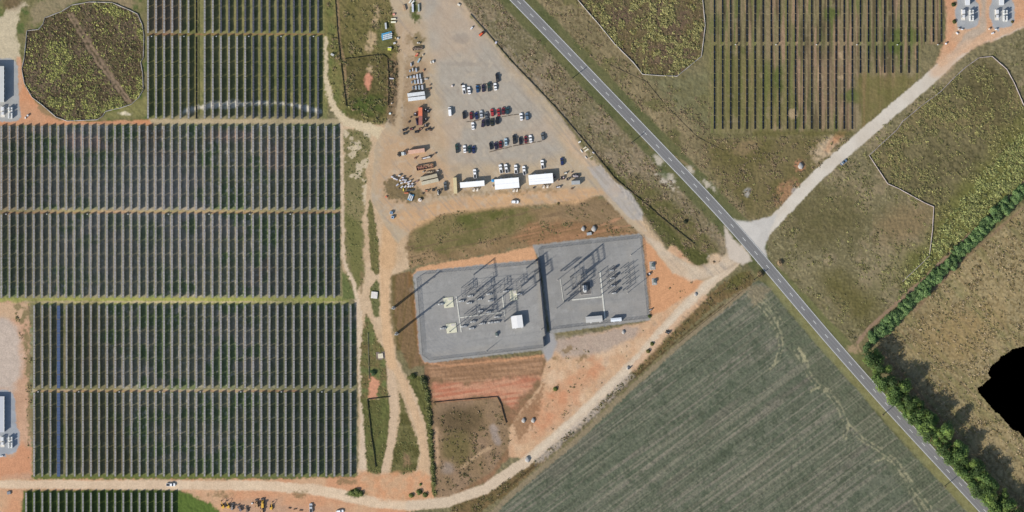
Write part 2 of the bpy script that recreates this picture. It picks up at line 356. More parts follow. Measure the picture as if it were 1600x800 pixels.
speck(fc, (166,152,132), M60, 0.05, op=0.7, soft=0.5); speck(fc, (146,118,98), N60, 0.3, op=0.5, soft=0.4); speck(fc, (108,124,74), N25, 0.05, op=0.8); speck(fc, (200,188,168), noise(3.2,47,2), 0.38, op=0.55); speck(fc, (194,186,168), N4, 0.35, op=0.4); speck(fc, (112,126,78), M10, 0.3, op=0.6)
paint(poly([(47,475),(150,475),(180,620),(230,746),(47,746)]), (108,108,68), soft=50, warp=20, wn=N25, op=0.75, col2=(124,112,78), cn=NVW)
paint(line([(50,610.5,4),(557,610.5,4)]), (172,156,106), soft=3, warp=1.5, fine=1, op=0.9, col2=(196,180,150), cn=N25)
paint(line([(47,746,10),(557,744,9)]), (104,112,56), soft=3, warp=2, wn=N4, op=0.95)
fd = poly([(36,766),(280,764),(300,776),(330,790),(350,860),(30,860)])
paint(fd, (94,106,56), soft=4, warp=2, wn=N4, label='solar_field_ground', col2=(84,98,46), cn=N25, amp=0.14)
paint(poly([(440,475),(557,475),(557,746),(400,746)]), (104,106,74), soft=90, warp=30, wn=N25, op=0.7)
paint(poly([(440,196),(531,196),(531,466),(420,466)]), (110,112,80), soft=90, warp=30, wn=N25, op=0.6)
paint(poly([(-60,196),(60,196),(80,330),(50,466),(-60,466)]), (112,108,78), soft=70, warp=20, wn=N25, op=0.6)
# trench lines of red clay between the half rows
for (a, b, q) in ((228,508,53.5),(-60,531,332.6),(55,470,611),(1114,1478,67.5)):
    paint(line([(a,q,1.6),(b,q,1.6)]), (184,86,66), soft=1.6, warp=0.4, fine=0.4, op=0.9 if a > 1000 else 0.4)
# --- solar field, east: streaky ground
se = poly([(1108,-60),(1478,-60),(1476,68),(1440,70),(1438,120),(1400,150),(1340,205),(1108,208)])
NV1 = noise(2.3, 42, 1, ang=90, stretch=30); NV2 = noise(5, 43, 3, ang=90, stretch=12); NV3 = noise(40, 44, 3)
paint(se, (146,130,98), soft=5, warp=2, label='solar_field_ground', col2=(128,122,82), cn=NV2, amp=0.1)
speck(se, (96,106,56), NV3, 0.1, op=0.6, soft=0.5); speck(se, (170,138,112), NV2, 0.15, op=0.75); speck(se, (86,78,56), NV1, 0.1, op=0.75, soft=0.4); speck(se, (112,120,66), noise(4, 45, 2, ang=90, stretch=16), 0.15, op=0.7, soft=0.4)
paint(poly([(1112,70),(1200,90),(1260,200),(1112,206)]), (118,116,62), soft=50, warp=20, wn=N25, op=0.55)
paint(poly([(1250,80),(1330,80),(1330,180),(1280,180)]), (152,126,102), soft=50, warp=20, wn=N25, op=0.5); speck(se, (150,136,104), N10, 0.35, op=0.5)
for c in ((1400,70,9,22),(1425,55,8,16),(1215,125,8,16),(1330,150,16,10),(1300,20,10,14)): paint(blob(*c), (90,106,46), soft=9, warp=6, op=0.7)
for c in ((1315,85,4,6),(1314,122,8,3),(1280,120,4,10),(1240,178,8,8)): paint(blob(*c), (186,162,126), soft=4, warp=3, wn=N4, op=0.8)
paint(poly([(1335,118),(1440,115),(1400,165),(1350,205)]), (112,106,58), soft=14, warp=6, op=0.8, col2=(122,110,66), cn=M10)
paint(line([(1350,115,4),(1350,200,4)]), (146,118,82), soft=4, warp=1, op=0.5)
paint(line([(1180,208,10),(1330,208,8)]), (106,100,56), soft=8, warp=3, op=0.8)

# --- far left top: grass, bare soil, orange lane
gl = poly([(-60,-60),(232,-60),(232,190),(-60,192)])
paint(gl, (112,112,66), soft=5, warp=3, label='meadow_ground', col2=(130,120,84), cn=N25, amp=0.16)
speck(gl, (80,100,48), N10, 0.2, op=0.7)
paint(poly([(60,0),(130,-10),(120,6),(70,28),(52,40),(48,20)]), (152,136,106), soft=10, warp=6, op=0.8)
paint(blob(190,5,30,8), (160,138,108), soft=10, warp=5, op=0.6)
paint(poly([(-60,40),(8,22),(22,10),(38,2),(42,8),(26,22),(27,60),(32,95),(-60,98)]), (200,184,152), soft=6, warp=7, wn=N10, fine=2, label='clay_ground', amp=0.06)
paint(blob(20,5,14,10), (110,84,62), soft=10, warp=5, op=0.6)
w1 = paint(poly(WET1), (98,86,60), soft=2, label='wetland_ground', col2=(86,73,54), cn=N25, amp=0.24)
speck(w1, (118,100,82), M25, 0.05, op=0.7); speck(w1, (68,62,44), N2, 0.3, op=0.6, soft=0.3); speck(w1, (132,124,78), M3, 0.35, op=0.6, soft=0.3); speck(w1, (76,70,48), N4, 0.3, op=0.7)  # finest dark specks paint small shadows among the clumps
for t in ([(106,22),(150,95),(200,160)], [(112,22),(160,98),(205,160)]):
    paint(line([(p[0],p[1],3.5) for p in t]), (146,124,100), soft=3, warp=2, wn=N4, op=0.9)
paint(line([(201,85,1.5),(202,130,1.5)]), (116,86,68), soft=2, op=0.7)
paint(poly([(27,90),(33,90),(33,112),(40,135),(55,158),(72,172),(92,187),(130,190),(232,187),(240,194),(-60,196),(-60,190),(28,186)]), (214,142,94), soft=4, warp=2, fine=1, label='clay_ground', col2=(206,150,110), cn=N25, amp=0.03)
paint(poly([(26,92),(31,90),(36,130),(30,150)]), (206,164,130), soft=5, warp=2, op=0.7)
paint(line([(62,168,6),(75,178,10),(95,186,5)]), (136,118,82), soft=5, warp=3, wn=N4, op=0.8)
paint(poly([(165,178),(215,158),(230,150),(232,182),(170,184)]), (136,130,80), soft=6, warp=4, op=0.8)
for c in ((193,177,5,2),(202,179,4,2)): paint(blob(*c), (220,206,176), soft=3, warp=2, wn=N4)
# left lower clay lane
cl = poly([(-60,468),(45,472),(50,520),(48,640),(52,746),(560,742),(570,758),(-60,800),(-60,620)])
paint(poly([(-60,468),(44,474),(47,520),(46,600),(50,700),(50,750),(-60,752)]), (206,164,132), soft=4, warp=3, wn=N4, fine=1.5, label='clay_ground', col2=(196,152,120), cn=N25, amp=0.04)
paint(poly([(-60,500),(8,492),(30,520),(34,580),(20,612),(-60,612)]), (196,180,164), soft=14, warp=6, op=0.9)
paint(poly([(-60,472),(40,474),(42,500),(-60,490)]), (204,170,134), soft=8, warp=4, op=0.8)
for c in ((26,480,5,6),(35,500,5,7),(40,490,5,10),(41,530,5,14),(44,570,4,20),(46,610,3,18),(47,660,2.5,26)):
    paint(blob(*c), (130,118,80), soft=5, warp=5, wn=N4, fine=2, op=0.85)
paint(poly([(-60,700),(20,714),(34,690),(46,700),(50,740),(-60,752)]), (212,142,98), soft=10, warp=5, op=0.85)
# bottom road and the clay on both sides of it
paint(poly([(-60,745),(50,749),(270,749),(420,749),(560,745),(640,740),(680,742),(690,780),(640,800),(400,860),(-60,860)]), (212,150,108), soft=4, warp=2.5, wn=N4, fine=1, label='clay_ground', col2=(206,164,126), cn=N25, amp=0.04)
paint(fd, (94,106,56), soft=4, warp=2, wn=N4, label='solar_field_ground', col2=(84,98,46), cn=N25, amp=0.14)
paint(poly([(276,768),(300,774),(330,788),(345,800),(345,860),(270,860)]), (92,112,48), soft=6, warp=4, wn=N4, label='grass_bank', amp=0.15)
br = [(-60,757,13),(60,757,13),(270,758,15),(420,759,15),(500,766,17),(580,784,17),(640,790,15),(700,784,15),(760,763,15),(820,722,15),(900,655,15),(1000,557,15),(1060,490,17),(1110,440,18),(1150,405,18)]
paint(line(br), (222,196,164), soft=4, warp=1.5, fine=0.8, label='dirt_track', col2=(214,186,154), cn=N25, amp=0.02)
for c in ((545,752,18,5),(470,774,10,5),(345,772,12,4),(640,771,1,1)): paint(blob(*c), (138,116,80), soft=6, warp=5, wn=N4, fine=2, op=0.8)
paint(blob(557,771,14,6), (84,96,48), soft=4, warp=3, wn=N4, label='grass_bank', amp=0.25); paint(blob(650,772,19,6,10), (96,98,54), soft=5, warp=4, wn=N4, label='grass_bank', amp=0.2)
paint(blob(450,795,60,5), (196,150,118), soft=8, warp=4)
paint(poly([(350,780),(440,780),(455,815),(360,815)]), (190,156,128), soft=12, warp=5, op=0.6)

# --- corridor between the solar fields and the substation
cor = poly([(533,185),(640,185),(640,420),(615,430),(620,560),(640,600),(668,640),(680,780),(560,748),(558,470),(534,465)])
paint(cor, (196,166,130), soft=5, warp=3, label='dirt_track', col2=(208,180,146), cn=N25, amp=0.05)
paint(poly([(536,205),(560,200),(575,210),(581,222),(572,262),(566,330),(568,380),(566,440),(556,468),(538,468)]), (140,128,88), soft=6, warp=6, wn=N10, fine=2, label='grass_bank', col2=(126,118,78), cn=N25, amp=0.1)
speck(poly([(536,200),(580,205),(570,330),(540,330)]), (206,188,156), M10, 0.12, soft=0.2, op=0.9)
paint(poly([(538,330),(565,350),(567,440),(552,455)]), (112,112,62), soft=8, warp=4, op=0.8)
paint(line([(533,196,5),(535,300,4),(536,400,5),(541,420,5),(552,440,6),(560,480,9),(563,540,9),(565,610,9),(568,680,10),(566,745,14)]), (214,190,160), soft=3.5, warp=2, wn=N4, fine=1, label='dirt_track', amp=0.04)
paint(poly([(534,420),(546,440),(556,468),(534,468)]), (106,114,66), soft=5, warp=2, label='grass_bank', amp=0.14)
paint(poly([(577,313),(581,316),(586,345),(594,395),(593,425),(587,430),(580,420),(576,370),(574,335)]), (112,106,64), soft=3, warp=1.5, wn=N4, fine=1.5, label='grass_bank', amp=0.18)
paint(poly([(595,320),(604,326),(622,345),(618,362),(611,370),(606,360),(600,342)]), (122,102,66), soft=4, warp=2.5, wn=N4, fine=1.5, label='grass_bank', amp=0.16)
paint(poly([(588,437),(593,444),(594,470),(592,494),(586,495),(581,482),(578,462),(579,450)]), (110,110,68), soft=3, warp=1.5, wn=N4, fine=1, label='grass_bank', amp=0.18)
paint(poly([(564,424),(568,428),(566,462),(562,460)]), (138,118,82), soft=4, warp=2, op=0.8)
paint(poly([(572,492),(580,502),(590,530),(600,546),(606,575),(608,600),(610,622),(608,625),(572,625),(564,640),(563,560),(566,520)]), (108,114,66), soft=3.5, warp=2.5, wn=N4, fine=1.5, label='grass_bank', col2=(118,104,66), cn=N10, amp=0.18)
paint(poly([(580,585),(585,590),(592,595),(590,610),(586,628),(576,622),(576,600)]), (214,146,110), soft=4, warp=3, wn=N4, fine=1.5, label='clay_ground', amp=0.06)
paint(poly([(565,624),(576,624),(610,622),(610,650),(606,690),(600,735),(590,752),(574,746),(570,690)]), (102,106,58), soft=3.5, warp=2, wn=N4, fine=1, label='grass_bank', col2=(98,96,54), cn=N10, amp=0.18)
paint(poly([(624,612),(632,630),(640,655),(650,680),(656,705),(652,735),(640,743),(608,745),(612,720),(621,680),(625,640)]), (116,110,68), soft=4, warp=2, wn=N4, fine=1.5, label='grass_bank', col2=(92,88,48), cn=N10, amp=0.2)
paint(line([(634,625,2),(640,655,2),(648,670,2)]), (180,150,116), soft=3, warp=1.5, op=0.6); paint(blob(636,720,6,10), (150,118,88), soft=7, warp=4, wn=N4, op=0.7)
paint(line([(608,560,9),(612,600,15),(616,640,12),(611,690,11),(600,742,11)]), (206,178,146), soft=3, warp=1, fine=0.8, label='dirt_track', amp=0.03)
paint(line([(612,565,10),(630,598,11),(645,635,11),(658,675,11),(664,710,12),(660,745,18)]), (208,174,136), soft=3, warp=1, fine=0.8, label='dirt_track', amp=0.03)
paint(line([(604,405,24),(602,450,14),(602,490,14),(606,530,16),(612,570,16)]), (214,176,134), soft=5, warp=1.5, label='dirt_track', amp=0.02)
paint(line([(614,330,26),(608,380,26),(606,410,24)]), (208,168,124), soft=8, warp=2, label='dirt_track', amp=0.02)
for w_ in ((597,430),(604,470),(609,540),(636,610),(652,650)):
    paint(line([(w_[0],w_[1]-20,1),(w_[0]+1,w_[1]+20,1)]), (190,150,112), soft=2.5, warp=1, op=0.5)
paint(poly([(560,735),(600,740),(660,735),(672,745),(690,785),(600,782),(556,762)]), (214,150,104), soft=8, warp=3, op=0.9, label='clay_ground', col2=(206,162,122), cn=N10, amp=0.04)
# dark hedge bank and the basin east of it
paint(poly([(636,588),(652,586),(672,596),(676,640),(678,700),(682,760),(684,778),(676,776),(672,720),(664,660),(650,620)]), (98,98,54), soft=3, warp=2, wn=N4, fine=1, label='grass_bank', amp=0.3)
ba = poly([(662,560),(860,560),(850,600),(800,665),(815,690),(760,755),(700,778),(682,778),(676,640),(664,592)])
paint(ba, (152,112,80), soft=5, warp=3, label='clay_ground', col2=(136,106,74), cn=N10, amp=0.1)
paint(poly([(668,570),(720,562),(850,560),(846,590),(800,590),(740,600),(676,592)]), (150,112,80), soft=10, warp=6, wn=N10, fine=1.5, col2=(176,134,100), cn=noise(3,51,2,ang=4,stretch=14), amp=0.12)
paint(poly([(676,598),(740,602),(800,590),(840,592),(800,640),(778,620),(690,627),(676,620)]), (192,116,84), soft=12, warp=7, wn=N10, fine=1.5, col2=(204,146,112), cn=noise(4,52,2,ang=8,stretch=8), amp=0.08)
bb = paint(poly([(677,630),(730,626),(778,622),(784,640),(790,660),(798,668),(800,690),(770,735),(735,758),(700,776),(683,776),(678,700)]), (144,118,86), soft=5, warp=3, label='grass_bank', col2=(152,124,96), cn=N25, amp=0.1)
speck(bb, (118,104,70), N10, 0.2, op=0.5)
paint(blob(718,655,30,24), (92,78,52), soft=26, warp=8, wn=N25, op=0.8); paint(blob(715,700,22,24), (102,96,52), soft=20, warp=8, wn=N25, op=0.7)
paint(line([(722,730,5),(750,708,5),(766,700,5)]), (196,164,126), soft=6, warp=2, op=0.7)
paint(line([(771,668,10),(778,690,9)]), (166,152,142), soft=9, warp=4, op=0.7); paint(blob(700,732,10,8), (156,142,130), soft=9, warp=3, op=0.6); paint(line([(682,670,4),(684,725,4)]), (206,168,130), soft=5, warp=2, op=0.7)
# clay apron between the substation and the dirt track
ap = poly([(858,535),(1012,502),(1030,470),(1015,420),(1050,380),(1090,420),(1130,425),(1140,418),(1070,490),(1000,560),(900,660),(825,720),(795,712),(795,668),(845,600)])
paint(ap, (204,160,122), soft=4, warp=3, label='clay_ground', col2=(208,170,132), cn=N10, amp=0.05)
speck(ap, (222,192,158), M25, 0.0, op=0.6, soft=0.5); speck(ap, (196,128,88), N25, 0.2, op=0.55, soft=0.4); speck(ap, (190,160,132), M10, 0.2, op=0.5)
paint(poly([(862,528),(900,524),(1000,508),(990,530),(930,555),(880,560),(858,540)]), (176,158,142), soft=10, warp=5, op=0.85)
paint(poly([(830,640),(870,600),(940,560),(930,590),(880,650),(830,690)]), (212,138,94), soft=16, warp=6, op=0.8, col2=(206,154,114), cn=M10)
paint(poly([(800,660),(835,620),(850,600),(840,650),(812,690)]), (146,106,72), soft=8, warp=6, wn=N4, fine=2, op=0.75)
for c in ((890,545,9,4,20),(868,607,5,4,0),(910,560,8,4,40),(868,560,4,3,0)): paint(blob(*c), (136,112,74), soft=5, warp=5, wn=N4, fine=2, op=0.75)
paint(line(br[6:]), (210,188,160), soft=5, warp=1.5, fine=0.8, label='dirt_track', amp=0.02)
paint(line([(830,715,7),(900,652,7),(1000,560,8),(1060,490,8),(1120,430,8)]), (216,198,172), soft=6, warp=1.5, op=0.8)
paint(line([(840,720,9),(850,712,10),(920,650,11),(985,588,10)]), (192,178,162), soft=8, warp=4, wn=N4, op=0.65)
paint(line([(990,575,10),(1050,512,10),(1100,465,8)]), (210,170,134), soft=6, warp=3, wn=N4, op=0.8)
# orange ground around the pads
paint(poly([(1004,366),(1020,372),(1060,420),(1100,438),(1085,455),(1040,485),(1016,495)]), (214,152,104), soft=6, warp=2, fine=0.8, label='clay_ground', amp=0.03)
paint(poly([(640,432),(655,418),(700,408),(780,396),(835,384),(842,410),(660,432)]), (216,160,114), soft=4, warp=2, fine=1, label='clay_ground', amp=0.03)
# grass mound, furrows and banks north of the pads
gb = poly([(634,385),(640,362),(652,345),(668,345),(682,332),(720,322),(790,320),(835,326),(905,312),(930,305),(960,320),(995,350),(1000,362),(930,372),(835,382),(780,394),(700,406),(640,418)])
paint(gb, (138,114,78), soft=6, warp=5, wn=N4, fine=1.5, label='grass_bank', col2=(158,130,94), cn=N25, amp=0.08)
FU = noise(2.5, 53, 2, ang=12, stretch=24)
paint(poly([(640,390),(645,355),(690,333),(760,322),(825,322),(835,345),(800,368),(700,395)]), (102,100,56), soft=16, warp=9, wn=N10, fine=1, op=0.85, col2=(134,120,78), cn=N10)
speck(gb, (120,98,72), FU, 0.25, op=0.6)
paint(blob(730,345,22,10,10), (92,96,46), soft=12, warp=6, op=0.8); paint(blob(775,335,20,8), (92,94,44), soft=12, warp=6, op=0.8)
paint(poly([(830,350),(900,345),(960,352),(1000,365),(900,378),(836,384),(800,372)]), (170,122,84), soft=14, warp=6, wn=N10, op=0.85, col2=(136,104,68), cn=FU)
paint(poly([(870,320),(930,308),(975,330),(990,345),(930,350),(880,340)]), (134,112,80), soft=12, warp=4, op=0.85, col2=(150,124,92), cn=noise(2.2,54,2,ang=-24,stretch=20))
paint(line([(935,353,2),(980,337,3)]), (206,146,106), soft=4, warp=2, op=0.6); paint(line([(950,358,2),(985,352,2)]), (206,140,104), soft=3, warp=1.5, op=0.5)
paint(poly([(612,430),(640,424),(650,470),(660,555),(672,570),(640,575),(622,540),(614,490)]), (134,106,74), soft=5, warp=3, fine=1, label='grass_bank', col2=(120,98,62), cn=noise(2.5,55,2,ang=80,stretch=14), amp=0.14)
paint(line([(614,435,7),(613,490,8),(622,545,8)]), (104,92,52), soft=6, warp=3, wn=N4, op=0.8); paint(line([(641,428,6),(648,500,6),(658,556,6)]), (128,92,46), soft=5, warp=2, op=0.7)
paint(line([(650,470,4),(656,545,4),(662,565,4),(700,572,3),(850,556,4)]), (206,146,102), soft=4, warp=2, wn=N4, op=0.85)
# --- block of waste ground north-west of the yard
wb = poly([(508,-60),(640,-60),(640,185),(600,195),(545,195),(514,170),(508,100)])
paint(wb, (126,114,72), soft=5, warp=3, label='meadow_ground', col2=(108,102,58), cn=N25, amp=0.22)
speck(wb, (168,146,110), N10, 0.25, op=0.6); speck(wb, (84,80,46), N4, 0.3, op=0.6)
paint(poly([(508,-60),(525,-60),(528,90),(538,150),(540,185),(520,165),(508,110)]), (132,124,74), soft=6, warp=4, op=0.8, col2=(104,112,60), cn=M10)
paint(line([(509,60,4),(509,120,6),(514,145,8),(522,170,10),(540,190,14),(575,200,14),(600,210,20)]), (212,192,156), soft=4, warp=3, wn=N4, fine=1.5, label='dirt_track', amp=0.06)
paint(poly([(540,92),(580,88),(605,88),(607,130),(608,180),(575,186),(548,170),(542,130)]), (94,88,50), soft=5, warp=3, col2=(108,98,62), cn=N10, amp=0.26)
paint(blob(575,165,28,14), (76,92,40), soft=16, warp=8, op=0.8)
paint(poly([(570,120),(576,112),(582,120),(580,132),(575,140),(570,130)]), (214,140,108), soft=4, warp=3, wn=N4, label='clay_ground', amp=0.06)
for c in ((588,22,5,10),(583,60,8,10),(576,75,6,6),(588,38,4,6),(578,108,5,6)): paint(blob(*c), (196,168,130), soft=6, warp=5, wn=N4, op=0.75)
paint(line([(527,0,4),(530,60,4),(538,100,4),(542,150,4)]), (160,130,96), soft=3, warp=1, op=0.7)
# --- the gravel yard
yd = poly([(640,-60),(690,-60),(712,-8),(760,45),(800,98),(866,168),(905,222),(935,256),(990,320),(1012,362),(1045,395),(1090,418),(1130,400),(1150,385),(1160,408),(1100,440),(1050,425),(1004,368),(985,352),(940,305),(860,318),(780,322),(690,334),(655,346),(640,362),(622,380),(600,350),(580,310),(585,230),(604,190),(622,130),(622,60),(610,0)])
paint(yd, (190,170,140), soft=4, warp=2, fine=1, label='gravel_yard', col2=(182,158,128), cn=N25, amp=0.03)
GRV = noise(9, 56, 4); TR = noise(2.2, 57, 2, ang=-48, stretch=20); TR2 = noise(2.4, 58, 2, ang=5, stretch=22)
paint(poly([(660,-60),(690,-60),(705,0),(745,45),(785,100),(840,165),(868,210),(880,235),(840,252),(700,258),(695,180),(680,100),(664,30)]), (178,168,152), soft=18, warp=6, wn=N25, col2=(172,161,145), cn=GRV)
paint(poly([(600,210),(640,215),(680,240),(700,262),(700,280),(640,330),(600,330),(588,290)]), (196,160,122), soft=20, warp=8, wn=N25, op=0.8)
paint(poly([(600,340),(690,312),(800,300),(930,292),(945,300),(900,318),(800,322),(690,336),(640,362)]), (210,166,118), soft=10, warp=4, op=0.9, col2=(202,160,118), cn=TR2)
paint(line([(885,215,18),(930,262,18),(965,300,20),(1000,345,16),(1030,385,14)]), (206,176,142), soft=10, warp=3, op=0.7)
paint(poly([(918,262),(938,258),(962,285),(985,300),(1004,332),(1004,345),(985,342),(945,300)]), (180,172,162), soft=5, warp=2, fine=0.8, label='gravel_yard', op=0.95)
paint(poly([(1008,370),(1028,378),(1060,405),(1095,420),(1135,400),(1160,382),(1168,398),(1120,430),(1080,440),(1050,425)]), (210,188,160), soft=6, warp=2, fine=0.6, label='dirt_track', op=0.9, amp=0.02)
speck(yd, (156,145,132), TR, 0.2, soft=0.4, op=0.55); speck(yd, (198,182,158), GRV, 0.15, soft=0.5, op=0.5); speck(yd, (166,154,138), M10, 0.15, soft=0.5, op=0.4); speck(yd, (194,180,158), N2, 0.35, soft=0.5, op=0.25); speck(yd, (200,168,134), M60, 0.15, soft=0.5, op=0.4)
for c in ((757,124,5,5),(716,140,3,5),(725,100,30,3),(640,300,8,8),(720,60,14,8)): paint(blob(*c), (158,146,132), soft=4, warp=2, wn=N4, op=0.55)  # first two blobs put ghost shadows of moving cars into the gravel colour
for rr_, op_ in ((30,.35),(33,.3),(44,.3),(47,.25)):
    for (cx_,cy_) in ((735,70),(800,140),(700,220)):
        arc = [(cx_+rr_*math.cos(t_), cy_+rr_*math.sin(t_), 1.3) for t_ in np.linspace(-0.4,1.9,12)]
        paint(line(arc), (160,149,134), soft=1.6, warp=1.5, fine=0.6, op=op_)
for o_ in (0, 4, 11, 15, 24): paint(line([(770+o_,70,1.4),(830+o_,140,1.4),(875+o_,205,1.4),(925+o_*.6,262,1.4)]), (162,150,132), soft=1.8, warp=1.5, fine=0.6, op=0.4)
# weedy islands along the yard's west side
for c in ((648,15,7,14,0),(652,28,4,5,0)): paint(blob(*c), (90,98,50), soft=5, warp=4, wn=N4, fine=1.5, op=0.95, label='grass_bank', amp=0.2)
paint(poly([(588,35),(612,32),(614,70),(606,80),(590,78)]), (106,106,62), soft=6, warp=4, wn=N4, fine=2, op=0.85)
paint(poly([(646,56),(655,50),(662,58),(660,80),(658,95),(648,92),(650,74),(642,66)]), (132,116,78), soft=6, warp=4, wn=N4, fine=2, op=0.8)
paint(poly([(600,285),(612,276),(640,290),(660,298),(662,312),(640,316),(612,312),(602,302)]), (112,98,64), soft=6, warp=4, wn=N4, fine=2, op=0.85, label='grass_bank', amp=0.15)
for c in ((634,152,5,10),(640,165,8,6),(645,190,12,12),(612,160,8,22),(620,100,8,20),(640,110,6,20),(690,300,20,6),(735,300,18,3),(792,300,20,3),(840,296,22,3),(640,60,5,8)):
    paint(blob(*c), (142,118,82), soft=8, warp=6, wn=N4, fine=2, op=0.6)
speck(poly([(605,90),(640,90),(640,200),(608,195)]), (110,92,66), N4, 0.25, op=0.6)
paint(line([(623,60,9),(628,110,9),(624,150,9),(618,200,14)]), (190,164,130), soft=4, warp=1.5, fine=1, op=0.8)
paint(poly([(606,92),(621,95),(622,150),(616,196),(606,190)]), (136,112,82), soft=6, warp=4, wn=N4, fine=2, op=0.85); speck(poly([(606,92),(622,95),(622,150),(616,196),(606,190)]), (78,66,48), N4, 0.15, op=0.75)
paint(poly([(630,95),(664,95),(676,200),(668,215),(628,212)]), (166,138,106), soft=14, warp=7, wn=N10, fine=2, op=0.7)
paint(line([(735,25,3),(760,50,3),(800,97,3)]), (104,106,62), soft=4, warp=2, wn=N4, op=0.8)
paint(poly([(900,215),(912,220),(925,245),(935,258),(925,250),(905,228)]), (112,108,66), soft=4, warp=3, wn=N4, op=0.8)
# --- the pale road east of the junction and the junction itself
paint(line([(1660,-12,22),(1600,32,20),(1560,50,20),(1520,62,20),(1480,97,19),(1440,135,19),(1400,168,19),(1330,228,19),(1280,272,19),(1220,335,18),(1185,372,20)]), (214,204,188), soft=3, warp=1.2, fine=0.8, label='gravel_road', col2=(206,194,176), cn=N25, amp=0.02)
paint(poly([(1175,345),(1190,342),(1215,335),(1208,350),(1196,385),(1200,412),(1185,412),(1160,372)]), (198,192,182), soft=4, warp=2, fine=0.8, label='gravel_road', amp=0.02)
paint(poly([(1132,352),(1145,372),(1170,398),(1175,408),(1160,414),(1140,404),(1134,380)]), (204,190,172), soft=5, warp=2, fine=0.8, label='gravel_road', amp=0.02)
paint(blob(1118,405,10,8), (206,176,142), soft=6, warp=3, label='clay_ground', op=0.9)
paint(poly([(1135,335),(1150,345),(1175,346),(1190,362),(1180,380)]), (204,198,188), soft=5, warp=2, label='gravel_road', amp=0.02)
paint(poly([(1476,-60),(1478,60),(1462,98),(1470,105),(1500,86),(1540,66),(1600,42),(1660,10),(1660,-60)]), (214,152,108), soft=6, warp=2.5, fine=1, label='clay_ground', col2=(206,164,128), cn=N25, amp=0.04)
paint(line([(1537,-10,8),(1537,25,8),(1535,45,12),(1515,58,16),(1485,92,10)]), (180,168,150), soft=6, warp=3, wn=N10, op=0.75)
paint(line([(1600,36,10),(1560,52,12),(1510,72,14),(1480,100,18),(1462,112,18)]), (214,176,142), soft=10, warp=3, op=0.7)
paint(poly([(1478,0),(1490,0),(1492,45),(1482,62)]), (210,150,110), soft=5, warp=2, op=0.8)

# --- hard pads of crushed stone
def pad(pts, col=(161,159,154)):
    s = poly(pts, 10)
    paint(s, col, soft=2.2, warp=1.2, wn=N4, fine=0.7, label='equipment_pad', col2=tuple(c-8 for c in col), cn=N25, amp=0.015)
    speck(s, tuple(c+10 for c in col), GRV, 0.1, soft=0.5, op=0.6); speck(s, tuple(c-12 for c in col), M10, 0.15, soft=0.5, op=0.5); speck(s, tuple(c-10 for c in col), M25, 0.1, soft=0.5, op=0.5)
    return s
PADL = [(646,430),(652,424),(840,405),(857,535),(852,546),(672,567),(662,565),(655,550)]
PADR = [(832,383),(930,372),(999,365),(1003,369),(1016,500),(860,521),(843,407)]
paint(poly([(840,520),(865,520),(870,535),(862,560),(855,566),(846,545)]), (168,164,160), soft=6, warp=2, label='equipment_pad', amp=0.02)
PT = noise(2.6, 65, 2, ang=7, stretch=26); PT2 = noise(2.6, 66, 2, ang=97, stretch=20)
pl = pad(PADL); pr = pad(PADR, (157,155,150))
for q_ in (pl, pr): speck(q_, (140,139,137), PT, 0.2, soft=0.5, op=0.45); speck(q_, (164,162,157), PT2, 0.3, soft=0.5, op=0.35); speck(q_, (166,158,148), M60, 0.1, soft=0.5, op=0.4); speck(q_, (132,132,132), N2, 0.45, soft=0.4, op=0.35)
for q_ in ((664,440,20,6,40),(690,555,24,5,5),(850,470,8,30,0),(930,480,30,5,4),(985,420,5,30,4),(760,545,40,6,5)): paint(blob(*q_), (164,158,148), soft=9, warp=5, op=0.5)
ARC = np.cos(np.hypot(GX-735, GY-480)*1.2)
speck(poly([(660,500),(700,500),(720,560),(672,562)]), (138,138,142), ARC.astype(np.float32), 0.3, soft=0.6, op=0.35)
pad([(-60,92),(15,91),(24,96),(28,104),(29,150),(31,170),(33,184),(24,190),(-60,192)], (172,172,168))
pad([(-60,608),(12,610),(21,616),(24,630),(25,662),(30,676),(30,694),(25,706),(18,710),(9,709),(9,714),(-60,716)], (166,170,174))
pad([(1494,-60),(1524,-60),(1524,2),(1529,8),(1530,28),(1528,40),(1512,46),(1496,43),(1494,30),(1492,16),(1496,6)], (172,174,174))
pad([(1550,-60),(1580,-60),(1581,0),(1585,10),(1585,32),(1580,41),(1562,44),(1560,50),(1552,44),(1550,36),(1546,26),(1546,12),(1550,2)], (174,176,176))
# yellowish concrete bases under the west yard's gear, dark oil pit in the east yard are objects

# --- the hole the survey left in the land
HOLE = [(1660,505),(1600,540),(1580,545),(1578,548),(1562,557),(1560,562),(1547,572),(1543,583),(1547,590),(1537,598),(1535,601),(1527,605),(1528,613),(1532,617),(1555,644),(1560,646),(1582,672),(1590,673),(1600,685),(1660,745)]
hs, hd = poly(HOLE); LAB[hs][hd < 0] = -1

# keep the paved road's bed flat
rs, rdist = line([(p[0],p[1],15) for p in RD])
fl = sst((rdist-0.5)/4); AMP[rs] *= fl; LAB[rs] = np.where((rdist < 1) & (LAB[rs] >= 0), LID['verge_ground'], LAB[rs])
ZG = (AMP*(0.9*N2+0.55*noise(3.6,61)+0.35*noise(7,62)+0.25*F15) + 0.0).astype(np.float32)
crop_m = (LAB == LID['crop_field']); ZG = np.where(crop_m, ZG+0.03*strip, ZG).astype(np.float32)
orange = np.clip(((ALB[...,0]-ALB[...,1])/(ALB[...,0]+1e-5)-0.2)/0.35, 0, 1)[...,None]*0.15
luma = (ALB@np.array([.3,.59,.11], np.float32))[...,None]*np.array([1.16,1.0,.70], np.float32)
ALB = np.clip(ALB*(1-orange)+luma*orange, 0.004, 0.85)
def hz(px, py):
    i = int(round((px-PX0)/CELL)); j = int(round((py-PY0)/CELL))
    return float(ZG[min(max(j,0),ny), min(max(i,0),nx)])

